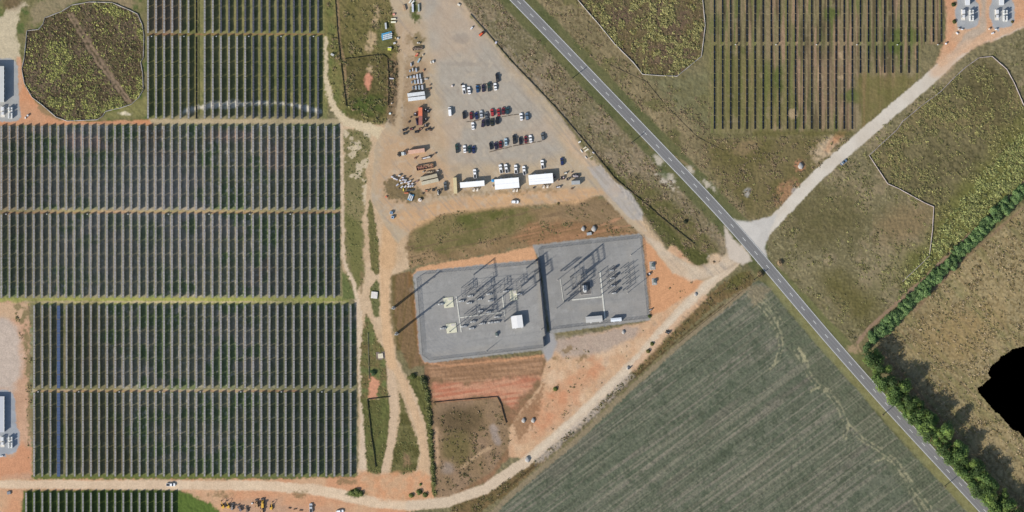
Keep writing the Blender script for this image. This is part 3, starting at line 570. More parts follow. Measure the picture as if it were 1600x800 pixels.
GROUND_MAT = attr_mat('soil_and_growth', var=0.22, s1=1.1, s2=0.25)
CROP_MAT = attr_mat('crop_rows', var=0.3, s1=1.4, s2=0.2)
GRAVEL_MAT = attr_mat('crushed_stone', var=0.12, s1=1.6, s2=0.15)
WX = X(GX); WY = Y(GY)
lc = LAB[:-1,:-1]
info = {'meadow_ground':('rough brown and green meadow around the sites','ground'),'dirt_track':('tan dirt track winding past the fenced sites','track'),
 'gravel_yard':('pale gravel yard with parked cars and stored goods','yard'),'clay_ground':('bare orange clay ground beside the tracks','ground'),
 'wetland_ground':('brown boggy ground inside the silt fences','ground'),'crop_field':('grey green row crop filling the field below the dirt track','crop'),
 'grass_bank':('weedy grass banks between the tracks','bank'),'solar_field_ground':('grassy ground under the solar panel rows','ground'),
 'equipment_pad':('grey crushed stone pads under electrical equipment','pad'),'gravel_road':('whitish gravel road leading to the north east pads','road'),
 'verge_ground':('mown green verges along the paved road','verge'),'stubble_field':('tan stubble field behind the hedgerow','field')}
for nm, li in LID.items():
    jj, ii = np.nonzero(lc == li)
    if len(jj) == 0: continue
    W1 = nx+1
    q = np.stack([(jj+1)*W1+ii, (jj+1)*W1+ii+1, jj*W1+ii+1, jj*W1+ii], 1).astype(np.int64)
    used, inv = np.unique(q.ravel(), return_inverse=True)
    me = bpy.data.meshes.new(nm); n = len(used); m = len(q)
    me.vertices.add(n); me.loops.add(4*m); me.polygons.add(m)
    co = np.stack([WX.ravel()[used], WY.ravel()[used], ZG.ravel()[used]], 1).astype(np.float32)
    me.vertices.foreach_set('co', co.ravel())
    me.loops.foreach_set('vertex_index', inv.astype(np.int32).ravel())
    me.polygons.foreach_set('loop_start', np.arange(0, 4*m, 4, dtype=np.int32))
    me.polygons.foreach_set('use_smooth', np.ones(m, bool))
    me.update()
    a = me.attributes.new('albedo', 'FLOAT_COLOR', 'POINT')
    c = np.ones((n,4), np.float32); c[:,:3] = ALB.reshape(-1,3)[used]; a.data.foreach_set('color', c.ravel())
    me.materials.append(CROP_MAT if nm == 'crop_field' else GRAVEL_MAT if nm in ('gravel_yard','equipment_pad','gravel_road') else GROUND_MAT)
    o = bpy.data.objects.new(nm, me); COL.objects.link(o)
    tag(o, info[nm][0], info[nm][1], kind='stuff' if nm == 'crop_field' else 'structure')
# land beyond the surveyed sheet, a ring reaching the horizon
b0, b1, c0, c1 = X(PX0), X(PX1), Y(PY1), Y(PY0); R = 6000
me = bpy.data.meshes.new('ground')
me.from_pydata([(-R,-R,-.3),(R,-R,-.3),(R,R,-.3),(-R,R,-.3),(b0,c0,-.3),(b1,c0,-.3),(b1,c1,-.3),(b0,c1,-.3)], [], [(0,1,5,4),(1,2,6,5),(2,3,7,6),(3,0,4,7)])
me.materials.append(mat('far_land', alb((114,106,70)), 0.95, 0, 0.3, 0.02, 0.1))
go = bpy.data.objects.new('ground', me); COL.objects.link(go); tag(go, 'rough land stretching away to the horizon', 'ground', kind='structure')

# --- paved road with painted lines: sheets a few millimetres apart
def ribbon(name, pts, w, z, m, label=None, cat=None, dens=None, off=0.0, parent=None):
    P = [np.array((X(a), Y(b))) for a, b in pts]; Q = [P[0]]
    for p, q in zip(P[:-1], P[1:]):
        k = max(1, int(np.linalg.norm(q-p)/6))
        Q += [p+(q-p)*(i+1)/k for i in range(k)]
    Q = np.array(Q)
    for _ in range(30): Q[1:-1] = 0.5*Q[1:-1]+0.25*(Q[:-2]+Q[2:])
    T = np.gradient(Q, axis=0); T /= np.linalg.norm(T, axis=1)[:,None]; Nn = np.stack([-T[:,1], T[:,0]], 1)
    return Q, T, Nn
Q, T, Nn = ribbon('road', RD, 7, 0, None)
def strip_mesh(name, lo, hi, z, m, idx=None, thick=0.0):
    mb = MB(); rng_ = idx if idx is not None else [(0, len(Q)-1)]
    for a, b in rng_:
        vs = []; 
        for i in range(a, b+1):
            vs += [(*(Q[i]+Nn[i]*lo), z), (*(Q[i]+Nn[i]*hi), z)]
        mb.add(vs, [(2*i, 2*i+2, 2*i+3, 2*i+1) for i in range(b-a)])
    return mb.build(name, m)
asph = mat('asphalt', alb((124,123,122)), 0.85, 0, 0.17, 0.03, 0.25)
ro = strip_mesh('paved_road', -3.55, 3.55, 0.060, asph); tag(ro, 'two lane asphalt road crossing the site diagonally', 'road', kind='structure')
wear = mat('asphalt_wear', alb((134,133,131)), 0.85, 0, 0.17, 0.03, 0.25)
wl = mat('road_paint', alb((212,212,206)), 0.7, 0, 0.25, 1.5)
o = strip_mesh('edge_line', -3.38, -3.04, 0.070, wl); tag(o, 'white painted line along the south west road edge', 'road line', kind='structure')
o = strip_mesh('edge_line', 3.04, 3.38, 0.070, wl); tag(o, 'white painted line along the north east road edge', 'road line', kind='structure')
for sgn, w_ in ((-1,'south west'),(1,'north east')):
    for k in (0.9, 2.5):
        o = strip_mesh('wheel_path', sgn*k-0.22 if sgn>0 else -k-0.22, sgn*k+0.22 if sgn>0 else -k+0.22, 0.065, wear); tag(o, 'pale worn wheel path in the %s lane, %s' % (w_, 'by the centre dashes' if k < 1 else 'by the edge line'), 'wheel path', kind='structure')
# centre dashes, 3 m long every 12.2 m
cum = np.concatenate([[0], np.cumsum(np.linalg.norm(np.diff(Q,axis=0),axis=1))])
mb = MB(); s = 4.0; nd = 0
while s < cum[-1]-4:
    pts = []
    for t in (s, s+3.2):
        i = min(np.searchsorted(cum, t), len(Q)-1); f = (t-cum[i-1])/(cum[i]-cum[i-1]); c = Q[i-1]*(1-f)+Q[i]*f
        pts += [(*(c+Nn[i]*-.18), .070), (*(c+Nn[i]*.18), .070)]
    mb.add(pts, [(0,2,3,1)]); s += 12.2
o = mb.build('centre_dashes', wl); tag(o, 'row of short white dashes down the middle of the paved road', 'road line', kind='structure')
# ------------------------------------------------------------------ growth
LEAF_MAT = attr_mat('leaves', var=0.25, s1=2.5, s2=0.6, rough=0.7, spec=0.25)
def quads_mesh(name, cen, size, nrm, colr, tw=None, m=None, wid=0.75):
    """many small leaf or tuft faces, as numpy arrays"""
    n = len(cen); nrm = nrm/np.linalg.norm(nrm, axis=1)[:,None]
    r = rng.normal(size=(n,3)); a = np.cross(nrm, r); a /= np.linalg.norm(a, axis=1)[:,None]+1e-9; b = np.cross(nrm, a)
    s = size[:,None]/2
    V = np.stack([cen-a*s-b*s*wid*.5, cen+a*s*.2-b*s*wid, cen+a*s+b*s*wid*.4, cen-a*s*.3+b*s*wid], 1).reshape(-1,3).astype(np.float32)
    me = bpy.data.meshes.new(name)
    me.vertices.add(4*n); me.loops.add(4*n); me.polygons.add(n)
    me.vertices.foreach_set('co', V.ravel()); me.loops.foreach_set('vertex_index', np.arange(4*n, dtype=np.int32))
    me.polygons.foreach_set('loop_start', np.arange(0, 4*n, 4, dtype=np.int32)); me.update()
    at = me.attributes.new('albedo', 'FLOAT_COLOR', 'POINT'); c = np.ones((4*n,4), np.float32); c[:,:3] = np.repeat(colr, 4, axis=0)
    at.data.foreach_set('color', c.ravel()); me.materials.append(m or LEAF_MAT)
    return me
def scatter(name, label, cat, n, shape, dens, size, cols, wts, k=7, hgt=0.5, edge=2.0, kind='stuff', q=(0.35,0.7)):
    sl, d = shape
    w = sst(-d/edge)*np.clip(dens[sl], 0, None) if dens is not None else sst(-d/edge)
    w = w*KEEP[sl]; w = w.ravel().astype(np.float64); w /= w.sum()
    idx = rng.choice(len(w), n, p=w)
    px = GX[sl].ravel()[idx]+rng.uniform(-.6,.6,n); py = GY[sl].ravel()[idx]+rng.uniform(-.6,.6,n); z = ZG[sl].ravel()[idx]
    sz = rng.uniform(size[0], size[1], n)*rng.choice([0.7,1.0,1.0,1.35], n)
    ci = rng.choice(len(cols), n, p=np.array(wts)/sum(wts)); C = np.array([L(c) for c in cols])[ci]*rng.uniform(.85,1.45,(n,1))
    cen = np.stack([X(px), Y(py), z], 1)
    off = rng.normal(size=(n,k,3))*np.array([.32,.32,.25]); off[:,:,2] = np.abs(off[:,:,2])+0.12
    P = cen[:,None,:]+off*sz[:,None,None]*np.array([1,1,hgt*1.6])
    nr = off*np.array([1,1,.6])+np.array([0,0,.55])+rng.normal(size=(n,k,3))*.25
    qs = (rng.uniform(q[0],q[1],(n,k))*sz[:,None])
    CC = np.repeat(C[:,None,:],k,1)*rng.uniform(.8,1.2,(n,k,1))
    me = quads_mesh(name, P.reshape(-1,3), qs.ravel(), nr.reshape(-1,3), CC.reshape(-1,3))
    o = bpy.data.objects.new(name, me); COL.objects.link(o); tag(o, label, cat, kind=kind); return o
SOIL = [LID[n] for n in ('dirt_track','gravel_yard','equipment_pad','gravel_road')]
KEEP = np.where(np.isin(LAB, SOIL) | (LAB < 0), 0.0, 1.0)
rs2, rd2 = line([(p[0],p[1],15) for p in RD], 40); KEEP[rs2] *= sst((rd2-9)/10)
for t_ in ([(106,22),(150,95),(200,160)], [(112,22),(160,98),(205,160)]):
    a_, d_ = line([(p[0],p[1],2) for p in t_], 6); KEEP[a_] *= sst((d_-1)/3)
def pos(a, t=0.0): return np.clip(a-t, 0, None)
YG, OL, BR, DG, TA = (172,172,92), (134,130,78), (128,108,82), (84,86,52), (170,150,116)
d1 = pos(0.35+N25*1.2+0.9*N10)*sst((60-np.abs((GX-108)-0.62*(GY-20)*0.95+0))/200+0.5)
patches = sst((0.2+1.3*noise(45,71,2))/1.0)
scatter('bog_scrub','yellow green bushes dotted over the western boggy patch','scrub',4200,poly(WET1),pos(0.25+N10*1.1+0.5*patches-0.3)*(patches+.15)+0.03,(0.5,1.25),[YG,(154,156,84),OL,(104,104,64)],[4,4,3,2],hgt=.5)
scatter('bog_undergrowth','low dark undergrowth of the western boggy patch','scrub',3600,poly(WET1),None,(0.5,1.3),[(96,94,60),BR,(110,94,70),OL],[3,4,4,2],hgt=.35)
scatter('bog_scrub','yellow green bushes over the boggy patch beside the paved road','scrub',3000,poly(WET2),pos(0.15+N10*1.2+0.7*N25),(0.8,1.7),[(154,148,90),(142,136,84),OL],[3,4,3],hgt=.35)
scatter('bog_undergrowth','low brown undergrowth of the boggy patch beside the paved road','scrub',2600,poly(WET2),None,(0.5,1.2),[BR,(120,104,76),(104,98,64),OL],[4,4,2,3],hgt=.25)
scatter('bog_scrub','olive bushes over the fenced boggy meadow below the pale road','scrub',4200,w3,pos(0.2+N10+0.7*N60),(0.6,1.4),[(146,140,86),OL,(122,116,72),(156,150,88)],[3,4,3,2],hgt=.3)
strip_e = line([(1660,195,70),(1600,250,76),(1500,350,56),(1440,425,36),(1400,470,14)])
scatter('weed_strip','bright yellow green weeds along the hedgerow path','scrub',3600,strip_e,pos(0.6+N10),(0.7,1.6),[(164,166,100),(146,150,86),(126,132,74),DG],[4,4,3,1],hgt=.4,edge=12)
scatter('meadow_weeds','olive weeds over the meadow east of the paved road','scrub',3800,m3,pos(0.0+N10*1.1+0.9*M25),(0.5,1.3),[OL,(116,108,70),(98,96,62),(150,146,90)],[4,4,1.5,3],hgt=.25,edge=8)
scatter('verge_scrub','brown brush between the gravel yard and the paved road','scrub',2600,scrub_w,pos(0.1+N10),(0.5,1.2),[BR,OL,(112,102,70),(150,130,104)],[4,3,4,2],hgt=.3,edge=5)
scatter('verge_scrub','tan brush between the paved road and the eastern panels','scrub',2800,scrub_e,pos(0.1+N10*1.1),(0.5,1.2),[(140,122,90),BR,OL,(112,102,72)],[4,3,3,2],hgt=.3,edge=5)
scatter('waste_brush','olive brush over the waste block beside the solar field','scrub',1400,wb,pos(0.0+N10*1.2),(0.5,1.3),[OL,DG,BR,(120,112,62)],[4,3,2,2],hgt=.6,edge=5)
scatter('bank_weeds','dark weeds on the grass mound north of the pads','scrub',700,gb,pos(-0.1+N10*1.2+0.6*N25),(0.4,1.0),[(108,104,62),(118,110,66),BR],[4,3,2],hgt=.3,edge=8)
scatter('stubble_tufts','straw tufts over the tan field behind the hedgerow','stubble',5200,sf,pos(0.3+N10),(0.5,1.2),[(158,138,94),TA,(120,104,66),(116,112,66)],[3,3,3,2],hgt=.4,edge=6)
scatter('hedge_bank','dense dark brush along the bank west of the basin','hedge',900,line([(660,592,9),(668,615,8),(672,660,6),(675,710,6),(680,770,5)]),pos(0.5+N10),(0.6,1.6),[(76,82,42),(96,100,52),(110,108,62)],[4,4,2],hgt=.9,edge=4)
scatter('ditch_weeds','brown weeds lining the ditch below the dirt track','scrub',700,bank,pos(0.1+N10*1.2),(0.4,1.1),[(112,104,64),BR,(100,98,56)],[4,3,3],hgt=.4,edge=4)
scatter('corridor_weeds','green weeds along the track islands and verges','scrub',1100,poly([(534,200),(580,205),(600,320),(622,345),(606,440),(610,620),(655,700),(650,745),(566,745),(560,500),(540,460)]),pos(np.isin(LAB,[LID['grass_bank']])*(0.5+N10)),(0.4,1.0),[(116,120,66),(104,108,60),OL],[4,3,2],hgt=.35)
scatter('basin_weeds','dull brown weeds over the floor of the square basin','scrub',500,bb,pos(0.1+N10*1.2),(0.5,1.2),[(96,92,50),BR,(112,96,62)],[3,3,2],hgt=.5,edge=5)
for lb, sh_, n in (('small round weeds scattered over the clay beside the apron', ap, 260), ('small weeds at the edge of the western clay lane', poly([(20,472),(50,474),(52,740),(40,740),(36,560),(24,500)]), 420)):
    scatter('clay_weeds', lb, 'scrub', n//4, sh_, pos(M10-0.25), (0.5,1.1), [(136,122,80),(122,116,72),(160,134,98)], [3,3,2], hgt=.6)

scatter('yard_brush','dry brown brush between the waste plot fence and the dirt path','scrub',260,poly([(606,92),(621,95),(622,150),(616,196),(606,190)]),pos(0.1+N4),(0.5,1.3),[BR,(96,84,60),DG],[4,3,2],hgt=.5)
# single bushes on the clay near the bottom road and beside the fences
BUSH_MESH = {}
def bush_mesh(i, col):
    key = (i, col)
    if key in BUSH_MESH: return BUSH_MESH[key]
    n = 150; d = rng.normal(size=(n,3)); d /= np.linalg.norm(d,axis=1)[:,None]; d[:,2] = np.abs(d[:,2])
    r = rng.uniform(.55,1.0,(n,1)); lob = rng.normal(size=(5,3)); lob /= np.linalg.norm(lob,axis=1)[:,None]
    bump = 1+0.3*np.max(d@lob.T,axis=1,keepdims=True)-0.2
    P = d*r*bump*np.array([1,1,.9]); P[:,2] += .1
    C = np.array(alb(col))[None]*rng.uniform(.7,1.35,(n,1))
    BUSH_MESH[key] = quads_mesh('bush_foliage', P, rng.uniform(.3,.55,n), d+np.array([0,0,.4]), C); return BUSH_MESH[key]
def bush(px, py, r, col, label, i=0):
    t = thing('bush', label, 'bush', (X(px), Y(py), hz(px,py)-.05), random.uniform(0,6.3))
    o = bpy.data.objects.new('foliage', bush_mesh(i, col)); COL.objects.link(o); o.parent = t; o.scale = (r,r,r)
    MB().tube((0,0,-.1),(0.05,0,r*.7),.09*r,.04*r,6).build('stem', mat('bark', alb((96,76,56)), .9), t)
    return t
for i,(px,py,r,c,l) in enumerate([
 (551,770,2.2,(84,94,44),'dark green bush at the left of the weed island on the bottom clay'),
 (557,768,2.4,(92,102,50),'tallest green bush in the middle of the weed island on the bottom clay'),
 (564,771,2.0,(84,94,44),'green bush at the right end of the weed island on the bottom clay'),
 (643,774,1.8,(92,98,48),'olive bush at the left of the second weed island on the bottom clay'),
 (655,769,2.2,(84,92,42),'tall green bush in the second weed island on the bottom clay'),
 (664,773,1.9,(92,98,50),'green bush at the right of the second weed island on the bottom clay'),
 (657,757,1.0,(96,112,52),'small round green bush alone on clay above the weed island'),
 (584,582,2.2,(60,84,48),'dark green bush beside the clay scar next to the tan slab'),
 (663,594,2.6,(52,60,34),'blackish bush at the corner between the track and the red furrows'),
 (645,588,2.2,(76,84,40),'green bush at the top of the dark hedge bank'),
 (868,608,1.7,(96,104,46),'lone green bush on the orange clay south of the pads'),
 (872,318+0,0.9,(112,100,60),'tiny brown bush south of the east office trailer'),
 (1019,537,1.4,(88,92,44),'green bush on the clay edge below the apron'),
 (1013,549,1.6,(92,88,48),'olive bush beside the stored pipes on the clay edge'),
 (1015,494,1.3,(80,92,46),'small bush at the pad\'s south east corner'),
 (1490,7,1.6,(60,72,34),'dark bush on the edge of the left north east pad'),
 (1491,34,1.5,(82,88,42),'olive bush on the west edge of the left north east pad'),
 (1071,346,1.6,(52,56,34),'dark bush beside the black silt fence near the junction'),
 (1582,34,1.1,(96,90,48),'small olive bush on the right north east pad'),
 (1188,428,2.4,(120,104,74),'brown dry bush at the roadside by the junction'),
 (1219,410,2.2,(150,128,96),'pale dry bush beside the paved road past the junction'),
 (588,462,1.0,(88,90,46),'low bush beside the white slab on the weed island')]):
    bush(px, py, r, c, l, i % 4)

# ------------------------------------------------------------------ trees
BARK = mat('bark', alb((96,76,56)), .9)
def tree_proto(kind, i):
    rg = np.random.default_rng(100+i+(50 if kind == 'road' else 0))
    R = 3.6 if kind == 'hedge' else 4.9; H = 4.6 if kind == 'hedge' else 13.5
    base = H*0.28
    cols = [(98,124,70),(86,112,66),(114,138,82),(80,104,60)] if kind == 'hedge' else [(98,122,60),(84,108,54),(116,138,66),(74,96,50)]
    sh_ = rg.uniform(.75,1.2); nl = int(rg.integers(6,12)); P = []; Nn_ = []; C = []; Sz = []
    for l in range(nl):
        a = rg.uniform(0,6.283); rr = R*rg.uniform(.15,.72); c = np.array([rr*math.cos(a), rr*math.sin(a), base+(H-base)*rg.uniform(.25,.8)*(1-.45*rr/R)])
        if l == 0: c = np.array([0,0,H*.74])
        lr = R*rg.uniform(.36,.55); n = 120
        d = rg.normal(size=(n,3)); d /= np.linalg.norm(d,axis=1)[:,None]
        P.append(c+d*lr*rg.uniform(.5,1.25,(n,1))*np.array([1,1,.85])); Nn_.append(d+np.array([0,0,.5])+rg.normal(size=(n,3))*.35)
        C.append(np.array(alb(cols[rg.integers(len(cols))]))[None]*sh_*rg.uniform(.75,1.3,(n,1))); Sz.append(rg.uniform(.55,1.05,n))
    me = quads_mesh('crown', np.concatenate(P), np.concatenate(Sz), np.concatenate(Nn_), np.concatenate(C))
    mb = MB(); top = H*.62
    mb.tube((0,0,-.3),(0.1,0.05,H*.35),.22,.15,8); mb.tube((.1,.05,H*.35),(0,.1,top),.15,.06,7)
    for k in range(4):
        a = k*1.57+rg.uniform(-.4,.4); mb.tube((.08,.04,H*(.28+.05*k)),(R*.5*math.cos(a),R*.5*math.sin(a),H*.62),.09,.03,6)
    tr = mb.build('trunk', BARK)
    root = thing('tree', 'x', 'tree'); tr.parent = root
    o = bpy.data.objects.new('crown', me); COL.objects.link(o); o.parent = root
    return root
HP = [tree_proto('hedge', i) for i in range(7)]; RP = [tree_proto('road', i) for i in range(7)]
used_p = set()
def plant(P, px, py, s, label, group, nm):
    pr = random.choice(P); rz = random.uniform(0,6.28); loc = (X(px), Y(py), 0)
    if pr.name not in used_p:
        used_p.add(pr.name); t = pr; t.location = loc; t.rotation_euler = (0,0,rz); t['label'] = label; t['group'] = group
    else: t = copy_thing(pr, loc, rz, label, group)
    t.scale = (s*random.uniform(.9,1.1), s*random.uniform(.9,1.1), s*random.uniform(.85,1.15)); t.name = nm
    return t
def along(pts, step, jit):
    out = []; 
    for p, q in zip(pts[:-1], pts[1:]):
        L_ = math.hypot(q[0]-p[0], q[1]-p[1]); k = max(1, int(L_/step))
        for i in range(k):
            t = i/k; n = (-(q[1]-p[1])/L_, (q[0]-p[0])/L_); j = random.uniform(-jit, jit)
            out.append((p[0]+(q[0]-p[0])*t+n[0]*j, p[1]+(q[1]-p[1])*t+n[1]*j))
    return out
hl1 = along([(1352,540),(1430,464),(1495,400),(1560,333),(1600,298),(1640,262)], 9.0, 1.5); n1 = 0
for i, (x, y) in enumerate(hl1):
    for k in range(3):
        sg_ = (-1,0,1)[k]; n1 += 1
        side = ('path side','middle','field side')[k]
        plant(HP, x+sg_*4.8*0.68+random.uniform(-2,2), y+sg_*4.8*0.72+random.uniform(-2,2), random.choice([.65,.75,.85,.9,.95,1.05]), '%s dark green hedgerow tree from the paved road, %s' % (ordw(i+1), side), 'trees of the dark green hedgerow', 'hedgerow_tree')
hl2 = along([(1349,552),(1398,608),(1440,655),(1484,702),(1532,755),(1572,800),(1600,832)], 10.5, 1.5)
for i, (x, y) in enumerate(hl2):
    for k in range(3 if i % 3 else 2):
        o_ = (-11.5, 0.5, 11.5)[k]
        plant(RP, x+o_*0.72+random.uniform(-2,2)+2, y-o_*0.66+random.uniform(-2,2), random.choice([.75,.85,.95,1.0,1.1,1.2]), '%s bright green roadside tree from the hedgerow corner, %s line' % (ordw(i+1), ('roadside','middle','field side')[k]), 'bright green trees along the paved road', 'roadside_tree')
for p_ in HP+RP:
    if p_.name not in used_p and p_['label'] == 'x':
        for ch in list(p_.children): bpy.data.objects.remove(ch)
        bpy.data.objects.remove(p_)

# ------------------------------------------------------------------ solar tracker rows
def panel_mat(key, cell, frame, period=1.0, duty=.5, rough=.35, spec=.4):
    m = bpy.data.materials.new(key); m.use_nodes = True; nt = m.node_tree; b = nt.nodes['Principled BSDF']
    tc = nt.nodes.new('ShaderNodeTexCoord'); sx = nt.nodes.new('ShaderNodeSeparateXYZ'); nt.links.new(tc.outputs['Object'], sx.inputs[0])
    def edge(sock, per, w):
        a = nt.nodes.new('ShaderNodeMath'); a.operation = 'DIVIDE'; nt.links.new(sock, a.inputs[0]); a.inputs[1].default_value = per
        f = nt.nodes.new('ShaderNodeMath'); f.operation = 'FRACT'; nt.links.new(a.outputs[0], f.inputs[0])
        g = nt.nodes.new('ShaderNodeMath'); g.operation = 'LESS_THAN'; nt.links.new(f.outputs[0], g.inputs[0]); g.inputs[1].default_value = w
        return g.outputs[0]
    e1 = edge(sx.outputs['Y'], period, duty); e2 = edge(sx.outputs['X'], 1.075, .07)
    mx = nt.nodes.new('ShaderNodeMath'); mx.operation = 'MAXIMUM'; nt.links.new(e1, mx.inputs[0]); nt.links.new(e2, mx.inputs[1])
    no = nt.nodes.new('ShaderNodeTexNoise'); no.inputs['Scale'].default_value = 0.05; ge = nt.nodes.new('ShaderNodeNewGeometry'); nt.links.new(ge.outputs['Position'], no.inputs['Vector'])
    mr = nt.nodes.new('ShaderNodeMapRange'); mr.inputs['To Min'].default_value = .8; mr.inputs['To Max'].default_value = 1.2; nt.links.new(no.outputs['Fac'], mr.inputs['Value'])
    mc = nt.nodes.new('ShaderNodeMix'); mc.data_type = 'RGBA'; nt.links.new(mx.outputs[0], mc.inputs['Factor'])
    mc.inputs['A'].default_value = (*cell,1); mc.inputs['B'].default_value = (*frame,1)
    vm = nt.nodes.new('ShaderNodeVectorMath'); vm.operation = 'SCALE'; nt.links.new(mc.outputs['Result'], vm.inputs[0]); nt.links.new(mr.outputs['Result'], vm.inputs['Scale'])
    nt.links.new(vm.outputs['Vector'], b.inputs['Base Color']); b.inputs['Roughness'].default_value = rough; b.inputs['Specular IOR Level'].default_value = spec
    return m
PM = {'west': panel_mat('solar_glass', (.085,.085,.10), (.27,.27,.275), 1.0, .34),
      'dark': panel_mat('solar_glass_dark', (.018,.022,.04), (.20,.20,.21), 1.0, .12),
      'navy': panel_mat('solar_glass_navy', (.010,.012,.02), (.12,.12,.13), 8.6, .06, .3),
      'blue': panel_mat('solar_glass_sky_tint', (.03,.052,.12), (.11,.145,.22), 1.0, .22)}  # flat rows: reflected sky put into cell and frame colour as blue
STEEL = mat('galvanised_steel', alb((150,150,150)), .5, .3)
#          tilt (deg, + faces west), table width, axis height, material
TR = {'west':(52,2.15,1.78,'west'),'lowwest':(50,2.15,1.15,'dark'),'east':(-48,2.15,1.25,'dark'),'thin':(-40,1.70,1.0,'navy'),'edge':(-52,1.75,1.2,'navy'),'flat':(3,2.2,1.5,'blue')}
PC = {}
def tracker(px, y0, y1, kind, label, group):
    tilt, W_, h, mk = TR[kind]; Lm = (y1-y0)*S; n = max(1, int(round(Lm/8.8))); bay = Lm/n
    t = thing('solar_panel_row', label, 'solar panels', (X(px), Y(y1), 0), 0, group)
    kf = ('f', kind, round(Lm,2)); kp = ('p', kind, round(bay,2))
    if kp not in PC:
        mb = MB(); mb.box((0,0,0),(W_,bay-.34,.05)); o = mb.build('panel_table', PM[mk]); PC[kp] = o.data; bpy.data.objects.remove(o)
    if kf not in PC:
        mb = MB(); mb.tube((0,.1,h-.1),(0,Lm-.1,h-.1),.07,.07,6)
        for k in range(n+1): mb.box((0,min(max(k*bay,.2),Lm-.2),(h-.2)/2-.15),(.12,.16,h-.1))
        o = mb.build('support_frame', STEEL); PC[kf] = o.data; bpy.data.objects.remove(o)
    o = bpy.data.objects.new('support_frame', PC[kf]); COL.objects.link(o); o.parent = t
    for k in range(n):
        o = bpy.data.objects.new('panel_table', PC[kp]); COL.objects.link(o); o.parent = t
        o.location = (0, (k+.5)*bay, h); o.rotation_euler = (0, -math.radians(tilt), 0)
    return t
def field(x0, dx, n, y0, y1, name, group, kindf):
    for k in range(n):
        kd = kindf(k); look = {'west':'grey tilted','lowwest':'grey low tilted','east':'dark gridded','thin':'thin black','edge':'thin black upright','flat':'bright blue flat'}[kd]
        tracker(x0+dx*k, y0, y1, kd, '%s solar panel row, %s from the left in the %s' % (look, ordw(k+1), name), group)
ka = lambda k: 'edge' if k == 6 else ('lowwest' if k >= 9 else 'west')
field(231.7,12.64,22,-46,52,'top field, upper half','solar panel rows of the top left field',ka)
field(231.7,12.64,22,57,186,'top field, lower half','solar panel rows of the top left field',lambda k: 'edge' if k == 6 else ('lowwest' if k >= 13 else 'west'))
field(2.8,12.675,42,197,329,'middle field, upper half','solar panel rows of the middle left field',lambda k:'west')
field(2.8,12.675,42,335,466,'middle field, lower half','solar panel rows of the middle left field',lambda k:'west')
field(54,12.667,40,477,607,'lower field, upper half','solar panel rows of the lower left field',lambda k:'flat' if k==3 else 'west')
field(54,12.667,40,613.5,745,'lower field, lower half','solar panel rows of the lower left field',lambda k:'flat' if k==3 else 'west')
field(41.5,12.64,19,769,846,'bottom edge field','solar panel rows of the bottom left field',lambda k:'west')
field(1116.5,12.65,29,-46,66,'east field, upper half','thin solar panel rows of the east field',lambda k:'thin')
field(1116.5,12.65,18,71,202,'east field, lower half','thin solar panel rows of the east field',lambda k:'thin')
field(1116.5+18*12.65,12.65,8,71,114.5,'east field, short rows','thin solar panel rows of the east field',lambda k:'thin')
# white combiner boxes on short posts between the half rows
WHITE = mat('white_paint', alb((226,226,222)), .5, 0, .05)
cb = None
def combiner(px, py, lb):
    global cb
    if cb is None:
        cb = thing('combiner_box', lb, 'box', (X(px),Y(py),0), 0, 'white boxes between the panel rows')
        MB().bbox((0,0,1.0),(.8,.5,.9),.04).build('cabinet', WHITE, cb); MB().box((0,0,.3),(.12,.12,.7)).build('post', STEEL, cb)
    else: copy_thing(cb, (X(px),Y(py),0), 0, lb)
for nm, q, xs in (('top field',57,[237+50.6*i for i in range(6)]),('middle field',334.6,[10+63.4*i for i in range(8)]),('lower field',612.2,[60+63.3*i for i in range(8)]),('east field',70,[1149+63.2*i for i in range(6)])):
    for i, x in enumerate(xs): combiner(x, q, 'small white box between panel rows, %s from the left in the %s' % (ordw(i+1), nm))

